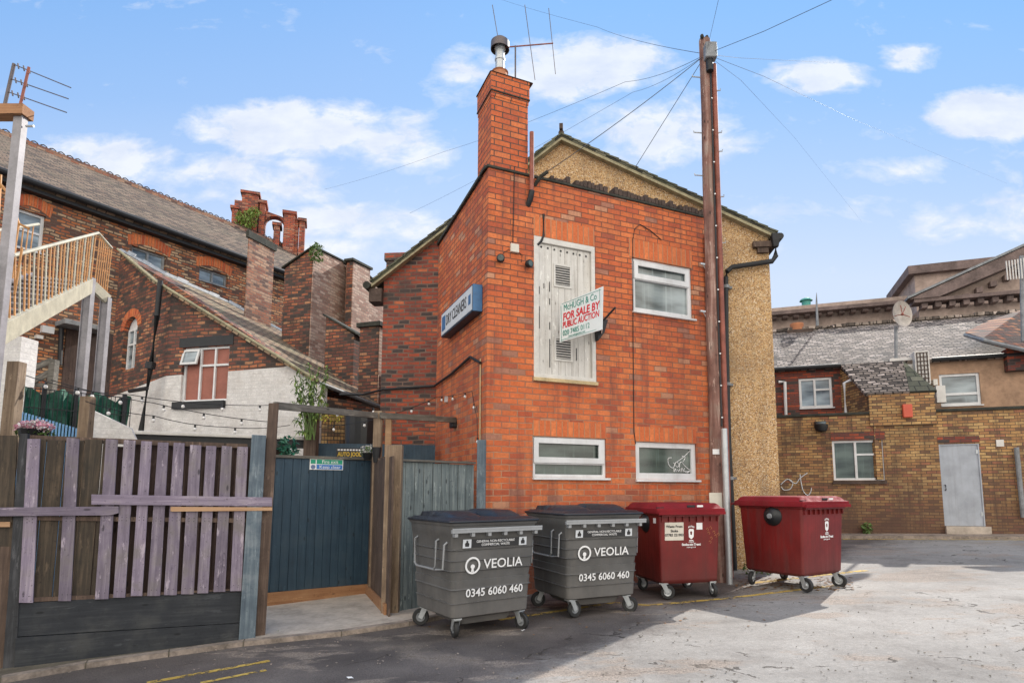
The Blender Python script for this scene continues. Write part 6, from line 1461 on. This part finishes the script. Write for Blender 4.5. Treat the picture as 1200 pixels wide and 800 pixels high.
mb = MB(); a = FR.px(989, 448, .7); b = FR.px(990, 484, .7); mb.tube([(a[0]+.18,.7,a[1]+.06),(a[0],.7,a[1]-.02),(a[0],.7,b[1])], .04, 8); tag(obj('white_pipe', mb, M_white, None, FR.M), 'white bent pipe under the slope of the slate wing roof', 'pipe')
# louvred unit on the roof
vA = .9; q = rect(FR, [(1072,411),(1089,411),(1091,450),(1074,450)], vA)
ac = thing('louvred_unit', 'white louvred ventilation unit on the slate roof', 'ventilation unit', FR.at(q[0], vA, q[2]))
obj('casing', MB().prism(hole((q[0],q[1],q[2],q[3])), vA, vA+.55, ) if 0 else MB().box(q[0]-.0,q[1],vA+.02,vA+.6,q[2],q[3]).box(q[0]-.55,q[0]-.002,vA+.3,vA+.6,q[2]+.1,q[3]-.1), M_acwhite, ac, FR.M)
mb = MB(); 
for i in range(4): uu = lerp(q[0]+.05, q[1]-.05, i/3); mb.box(uu-.012, uu+.012, vA-.006, vA+.018, q[2]+.05, q[3]-.05)
for i in range(8): zz = lerp(q[2]+.05, q[3]-.05, i/7); mb.box(q[0]+.03, q[1]-.03, vA-.012, vA-.007, zz-.012, zz+.012)
obj('grille', mb, M_copebrick, ac, FR.M)
q = rect(FR, [(1097,452),(1108,451),(1109,471),(1098,472)], .7)
tag(obj('meter_box', MB().box(q[0],q[1],.7,.9,q[2],q[3]), M_acwhite, None, FR.M, bevel=.01), 'pale meter box left of the blue toned upper window', 'box')
q = rect(FR, [(1094,444),(1099,444),(1099,451),(1094,451)], v1-.2); tag(obj('meter_box', MB().box(q[0],q[1],v1-.2,v1-.002,q[2],q[3]), M_whitedirty, None, FR.M), 'tiny pale box above the meter box beside the louvred unit', 'box')
# satellite dish on mast
vD = 1.4; sd_ = thing('satellite_dish', 'rusty round satellite dish on a grey mast above the slates', 'satellite dish', FR.at(FR.px(1051,425,vD)[0], vD, FR.px(1051,425,vD)[1]))
obj('mast', MB().tube([(FR.px(1050,385,vD)[0],vD,FR.px(1050,382,vD)[1]), (FR.px(1050,430,vD)[0],vD,FR.px(1051,432,vD)[1])], .04, 10), M_lead, sd_, FR.M)
uD, zD = FR.px(1056, 368, vD-.15); Mx = Matrix.Translation((uD, vD-.15, zD)) @ Matrix.Rotation(R(90), 4, 'X') @ Matrix.Rotation(R(35), 4, 'Y') @ Matrix.Diagonal((1.15,1.25,1,1))
obj('reflector', MB().lathe([(.0001,-.08),(.12,-.07),(.24,-.02),(.30,.04),(.305,.05),(.24,-.0),(.12,-.05),(.0001,-.06)], Mx, 26), M_dish, sd_, FR.M, smooth=True)
mb = MB(); 
for dx, dz in ((-.22,-.05),(.2,-.1),(0,.25),(.12,.2)): mb.tube([(uD+dx,vD-.16,zD+dz),(uD-.05,vD-.5,zD-.1)], .012, 6)
mb.blob((uD-.05,vD-.5,zD-.1), .04, .05, .04); obj('feed_arms', mb, M_redpipe, sd_, FR.M)
# chimney pot, cowl, spike
u, z = FR.px(934, 388, vr2); pt_ = thing('chimney_pot', 'squat orange chimney pot on the slate ridge', 'chimney pot', FR.at(u, vr2, z)); obj('pot', MB().lathe([(.22,-.1),(.2,.1),(.23,.16),(.23,.24),(.17,.24),(.0001,.2)], Matrix.Translation((u,vr2,z+.03)), 16), M_terra, pt_, FR.M, smooth=True); obj('base', MB().box(u-.35,u+.5,vr2-.3,vr2+.3,z-.15,z+.0), M_copebrick, pt_, FR.M)
tag(obj('lead_spike', MB().tube([(FR.px(958,383,vr2)[0],vr2,FR.px(958,383,vr2)[1]),(FR.px(957,355,vr2)[0],vr2,FR.px(957,353,vr2)[1]),(FR.px(957,345,vr2)[0],vr2,FR.px(957,343,vr2)[1])], .05, 8, .008), M_lead, None, FR.M), 'thin pale spike rising from the slate ridge', 'spike')
# orange tiled hip roof at far right
vt = .6
p = [FR.wp(1131,389,1.8), FR.wp(1152,396,.9), FR.wp(1215,411,vt), FR.wp(1300,400,vt), FR.wp(1300,356,3.2), FR.wp(1200,362,3.2), FR.wp(1160,375,2.6)]
hp = thing('tiled_roof_turret', 'orange tiled hipped roof corner at the right edge of the slates', 'roof', Matrix.Translation(p[1]))
mb = MB(); mb.add(p, [(0,1,6),(1,2,5,6),(2,3,4,5)]); mb.add([q_-Vector((0,0,.14)) for q_ in p], [(6,1,0),(6,5,2,1),(5,4,3,2)]); n_v = 7
for i, j in ((0,1),(1,2),(2,3),(3,4),(4,5),(5,6),(6,0)): mb.f.append((i, j, j+7, i+7))
Mh = FR.M; ih = Mh.inverted(); mb.v = [tuple(ih @ Vector(q_)) for q_ in mb.v]
M_redt2 = brick('orange_roof_tile_wall', [(.30,.09,.035),(.15,.05,.03),(.07,.04,.03),(.42,.16,.06)], (.06,.03,.02), bw=.2, rh=.12, ms=.02, stain=(.08,.06,.05), stain_amt=.9, bstr=1.)
obj('tiles', mb, M_redt2, hp, Mh)
obj('eaves_gutter', MB().tube([p[0]-Vector((0,0,.08)), p[1]-Vector((0,.05,.08)), p[2]-Vector((0,.05,.08)), p[3]-Vector((0,.05,.08))], .06, 6), M_lead, hp, I)
q0 = FR.loc(p[1]); obj('walling', MB().prism([(FR.px(1180,405,1.)[0],q0[2]-.9),(FR.px(1300,405,1.)[0],q0[2]-.9),(FR.px(1300,405,1.)[0],q0[2]-.3),(FR.px(1180,405,1.)[0],q0[2]-.3)], 1.05, 3.), M_redrear, hp, FR.M)
# ================================================================== CLASSICAL STONE BUILDING
vC = 12.
cs = thing('classical_building', 'large soot stained stone building with a pediment behind the slate roof', 'building', FR.at(0, vC, 0))
def C_(x, y, v=vC): return FR.px(x, y, v)
def band(x0, y0, x1, y1, h, v0, v1_, m, name, zref=None):
    a = C_(x0, y0, v0); b = C_(x1, y1, v0); z = (a[1]+b[1])/2; hh = h
    return obj(name, MB().box(a[0], b[0], v0, v1_, z-hh, z), m, cs, FR.M)
uLs = C_(880, 400)[0]; uCs = C_(1068, 400)[0]; uRs = C_(1420, 400)[0]
zA = (C_(915,360)[1]+C_(1064,345)[1])/2; pxm = abs(C_(1000,350)[1]-C_(1000,360)[1])/10
obj('wall', MB().box(uLs, uCs, vC+.3, vC+3, 0, zA-.2), M_stone, cs, FR.M)
obj('parapet', MB().box(uLs, uCs, vC+.1, vC+.5, zA-7*pxm, zA), M_stone, cs, FR.M)
obj('cornice', MB().box(uLs, uCs, vC-.45, vC+.09, zA-12*pxm, zA-8*pxm), M_stoned, cs, FR.M)
mb = MB(); u = uLs
while u < uCs: mb.box(u, u+.22, vC-.2, vC+.29, zA-15*pxm, zA-12.05*pxm); u += .48
obj('dentils', mb, M_stoned, cs, FR.M)
# pediment block, projecting nearer
vP = vC-1.2; zc_ = (FR.px(1075,352,vP)[1]+FR.px(1195,342,vP)[1])/2; pm_ = abs(FR.px(1100,350,vP)[1]-FR.px(1100,360,vP)[1])/10
uP0 = FR.px(1069, 352, vP)[0]; uP1 = FR.px(1200, 292, vP); uPx = uP1[0]; apx = uP0+ (uPx-uP0)*1.6; sPp = (uP1[1]-zc_)/(uPx-uP0)
obj('wall', MB().box(uP0+.3, apx*2-uP0-.3, vP+.3, vC+.29, 0, zc_-.3), M_stone, cs, FR.M)
obj('cornice', MB().box(uP0, 2*apx-uP0, vP-.3, vP+.4, zc_-4*pm_, zc_), M_stoned, cs, FR.M)
obj('tympanum', MB().prism([(uP0+.4,zc_+.002),(2*apx-uP0-.4,zc_+.002),(apx,zc_+(apx-uP0)*sPp-.2)], vP+.2, vP+.8), M_stone, cs, FR.M)
for s in (1, -1):
    f = lambda u: u if s == 1 else 2*apx-u
    q = [(f(uP0-.2),zc_+.003),(f(apx),zc_+(apx-uP0)*sPp+.003),(f(apx),zc_+(apx-uP0)*sPp-.62),(f(uP0+.9),zc_+.003)]
    obj('raking_cornice', MB().prism(q, vP-.35, vP+.19), M_stoned, cs, FR.M)
    q = [(f(uP0-.25),zc_+.02),(f(apx),zc_+(apx-uP0)*sPp+.02),(f(apx),zc_+(apx-uP0)*sPp+.12),(f(uP0-.25),zc_+.12)]
    obj('lead_capping', MB().prism(q, vP-.4, vP+.2), M_lead, cs, FR.M)
mb = MB(); u = uP0+.3
while u < apx: z = zc_+(u-uP0)*sPp; mb.box(u, u+.22, vP-.1, vP+.21, z-.9, z-.68) if u > uP0+1.2 else None; mb.box(u, u+.22, vP-.15, vP+.29, zc_-4*pm_-.22, zc_-4*pm_-.002); u += .5
obj('dentils', mb, M_stoned, cs, FR.M)
# attic block behind pediment
vK = vC+2; a = FR.px(1071, 318, vK); b = FR.px(1163, 306, vK); zk = (a[1]+b[1])/2
obj('attic_block', MB().box(a[0], b[0]+4, vK, vK+4, zA-1, zk-.25), M_stone, cs, FR.M); obj('attic_coping', MB().box(a[0]-.3, b[0]+4.3, vK-.3, vK+4.3, zk-.249, zk+.15), M_stoned, cs, FR.M)
u, z = FR.px(947, 355, vC); vt_ = thing('roof_ventilator', 'small verdigris roof ventilator on the stone parapet', 'ventilator', FR.at(u, vC+.4, zA))
obj('drum', MB().lathe([(.2,-.35),(.2,.1),(.0001,.1)], Matrix.Translation((u, vC+.8, zA+.3)), 14), M_bluestaff, vt_, FR.M); obj('cap', MB().lathe([(.3,.1),(.25,.18),(.1,.25),(.0001,.27)], Matrix.Translation((u, vC+.8, zA+.3)), 14), M_bluestaff, vt_, FR.M)
# grille mast at right edge
mb = MB(); vG = .5
gm_ = thing('grille_mast', 'grey mast with a white barred aerial grille at the right edge', 'aerial', FR.at(FR.px(1199,360,vG)[0], vG, FR.px(1199,400,vG)[1]))
obj('mast', MB().tube([(FR.px(1197,300,vG)[0],vG,FR.px(1197,300,vG)[1]), (FR.px(1199,400,vG)[0],vG,FR.px(1199,400,vG)[1])], .05, 8), M_lead, gm_, FR.M)
for i in range(8):
    x = 1179+i*3.4; a = FR.px(x, 306-i*.6, vG-.1); b = FR.px(x+2, 328-i*.3, vG-.1); mb.tube([(a[0],vG-.1,a[1]),(b[0],vG-.1,b[1])], .015, 6)
obj('grille', mb, M_acwhite, gm_, FR.M)

# ================================================================== SMALL GROUND THINGS
rnd = random.Random(77)
mb = MB()
def bits(n, x0, x1, y0, y1, s0, s1, dz=0.003):
    m_ = MB()
    for i in range(n):
        p = gh(rnd.uniform(x0, x1), rnd.uniform(y0, y1)); s = rnd.uniform(s0, s1); a = rnd.uniform(0, 6.3)
        z = g(p.x, p.y)+dz; m_.add([(p.x+s*math.cos(a+k*1.57+rnd.uniform(-.3,.3)), p.y+s*math.sin(a+k*1.57), z+rnd.uniform(0,.012)) for k in range(4)], [(0,1,2,3)])
    return m_
tag(obj('leaf_litter', bits(260, 860, 1000, 676, 692, .012, .035), plain('dead_leaf', (.19,.10,.045), .8, var=.5)), 'scattered dead leaves beneath the lone red bin', 'litter', kind='stuff')
tag(obj('grit', bits(260, 0, 620, 735, 790, .004, .014), M_kerb), 'loose grit and crumbs along the kerb', 'grit', kind='stuff')
tag(obj('weed', leaves(120, Vector((3.75, 10.2, .2)), (.28,.15,.14), .05, seed=51), M_leaf), 'green weeds at the foot of the pebbledashed wall behind the lone red bin', 'weed')
tag(obj('grit', bits(340, 600, 1200, 700, 800, .004, .013), M_dirt), 'dark crumbs and grit scattered over the sunlit yard', 'grit', kind='stuff')
tag(obj('leaf_litter', bits(90, 330, 900, 700, 745, .008, .022), bpy.data.materials['dead_leaf']), 'dead leaves and crumbs lying under and beside the row of bins', 'litter', kind='stuff')
tag(obj('moss', leaves(120, at(330,742,6.9)-Vector((0,0,.0)), (.25,.12,.03), .02, seed=61), M_leaf), 'low tuft of weeds at the kerb by the tall brown post', 'weed')
def crisp(x, y, s, m, label):
    p = gh(x, y); M = Matrix.Translation((p.x, p.y, g(p.x, p.y)+.006)) @ Matrix.Rotation(rnd.uniform(0, 3), 4, 'Z')
    mb = MB(); mb.add([M @ Vector(q) for q in ((-s,-s*.5,0),(0,-s*.6,.01),(s,-s*.4,.004),(s,s*.4,.012),(.1*s,s*.5,.002),(-s*.9,s*.5,.01))], [(0,1,4,5),(1,2,3,4)]); return tag(obj('litter_scrap', mb, m), label, 'litter')
crisp(613, 739, .025, M_decal, 'white paper scrap on the tarmac in front of the gap between the grey bins'); crisp(410, 795, .03, M_decal, 'pale scrap on the tarmac at the bottom left of centre')
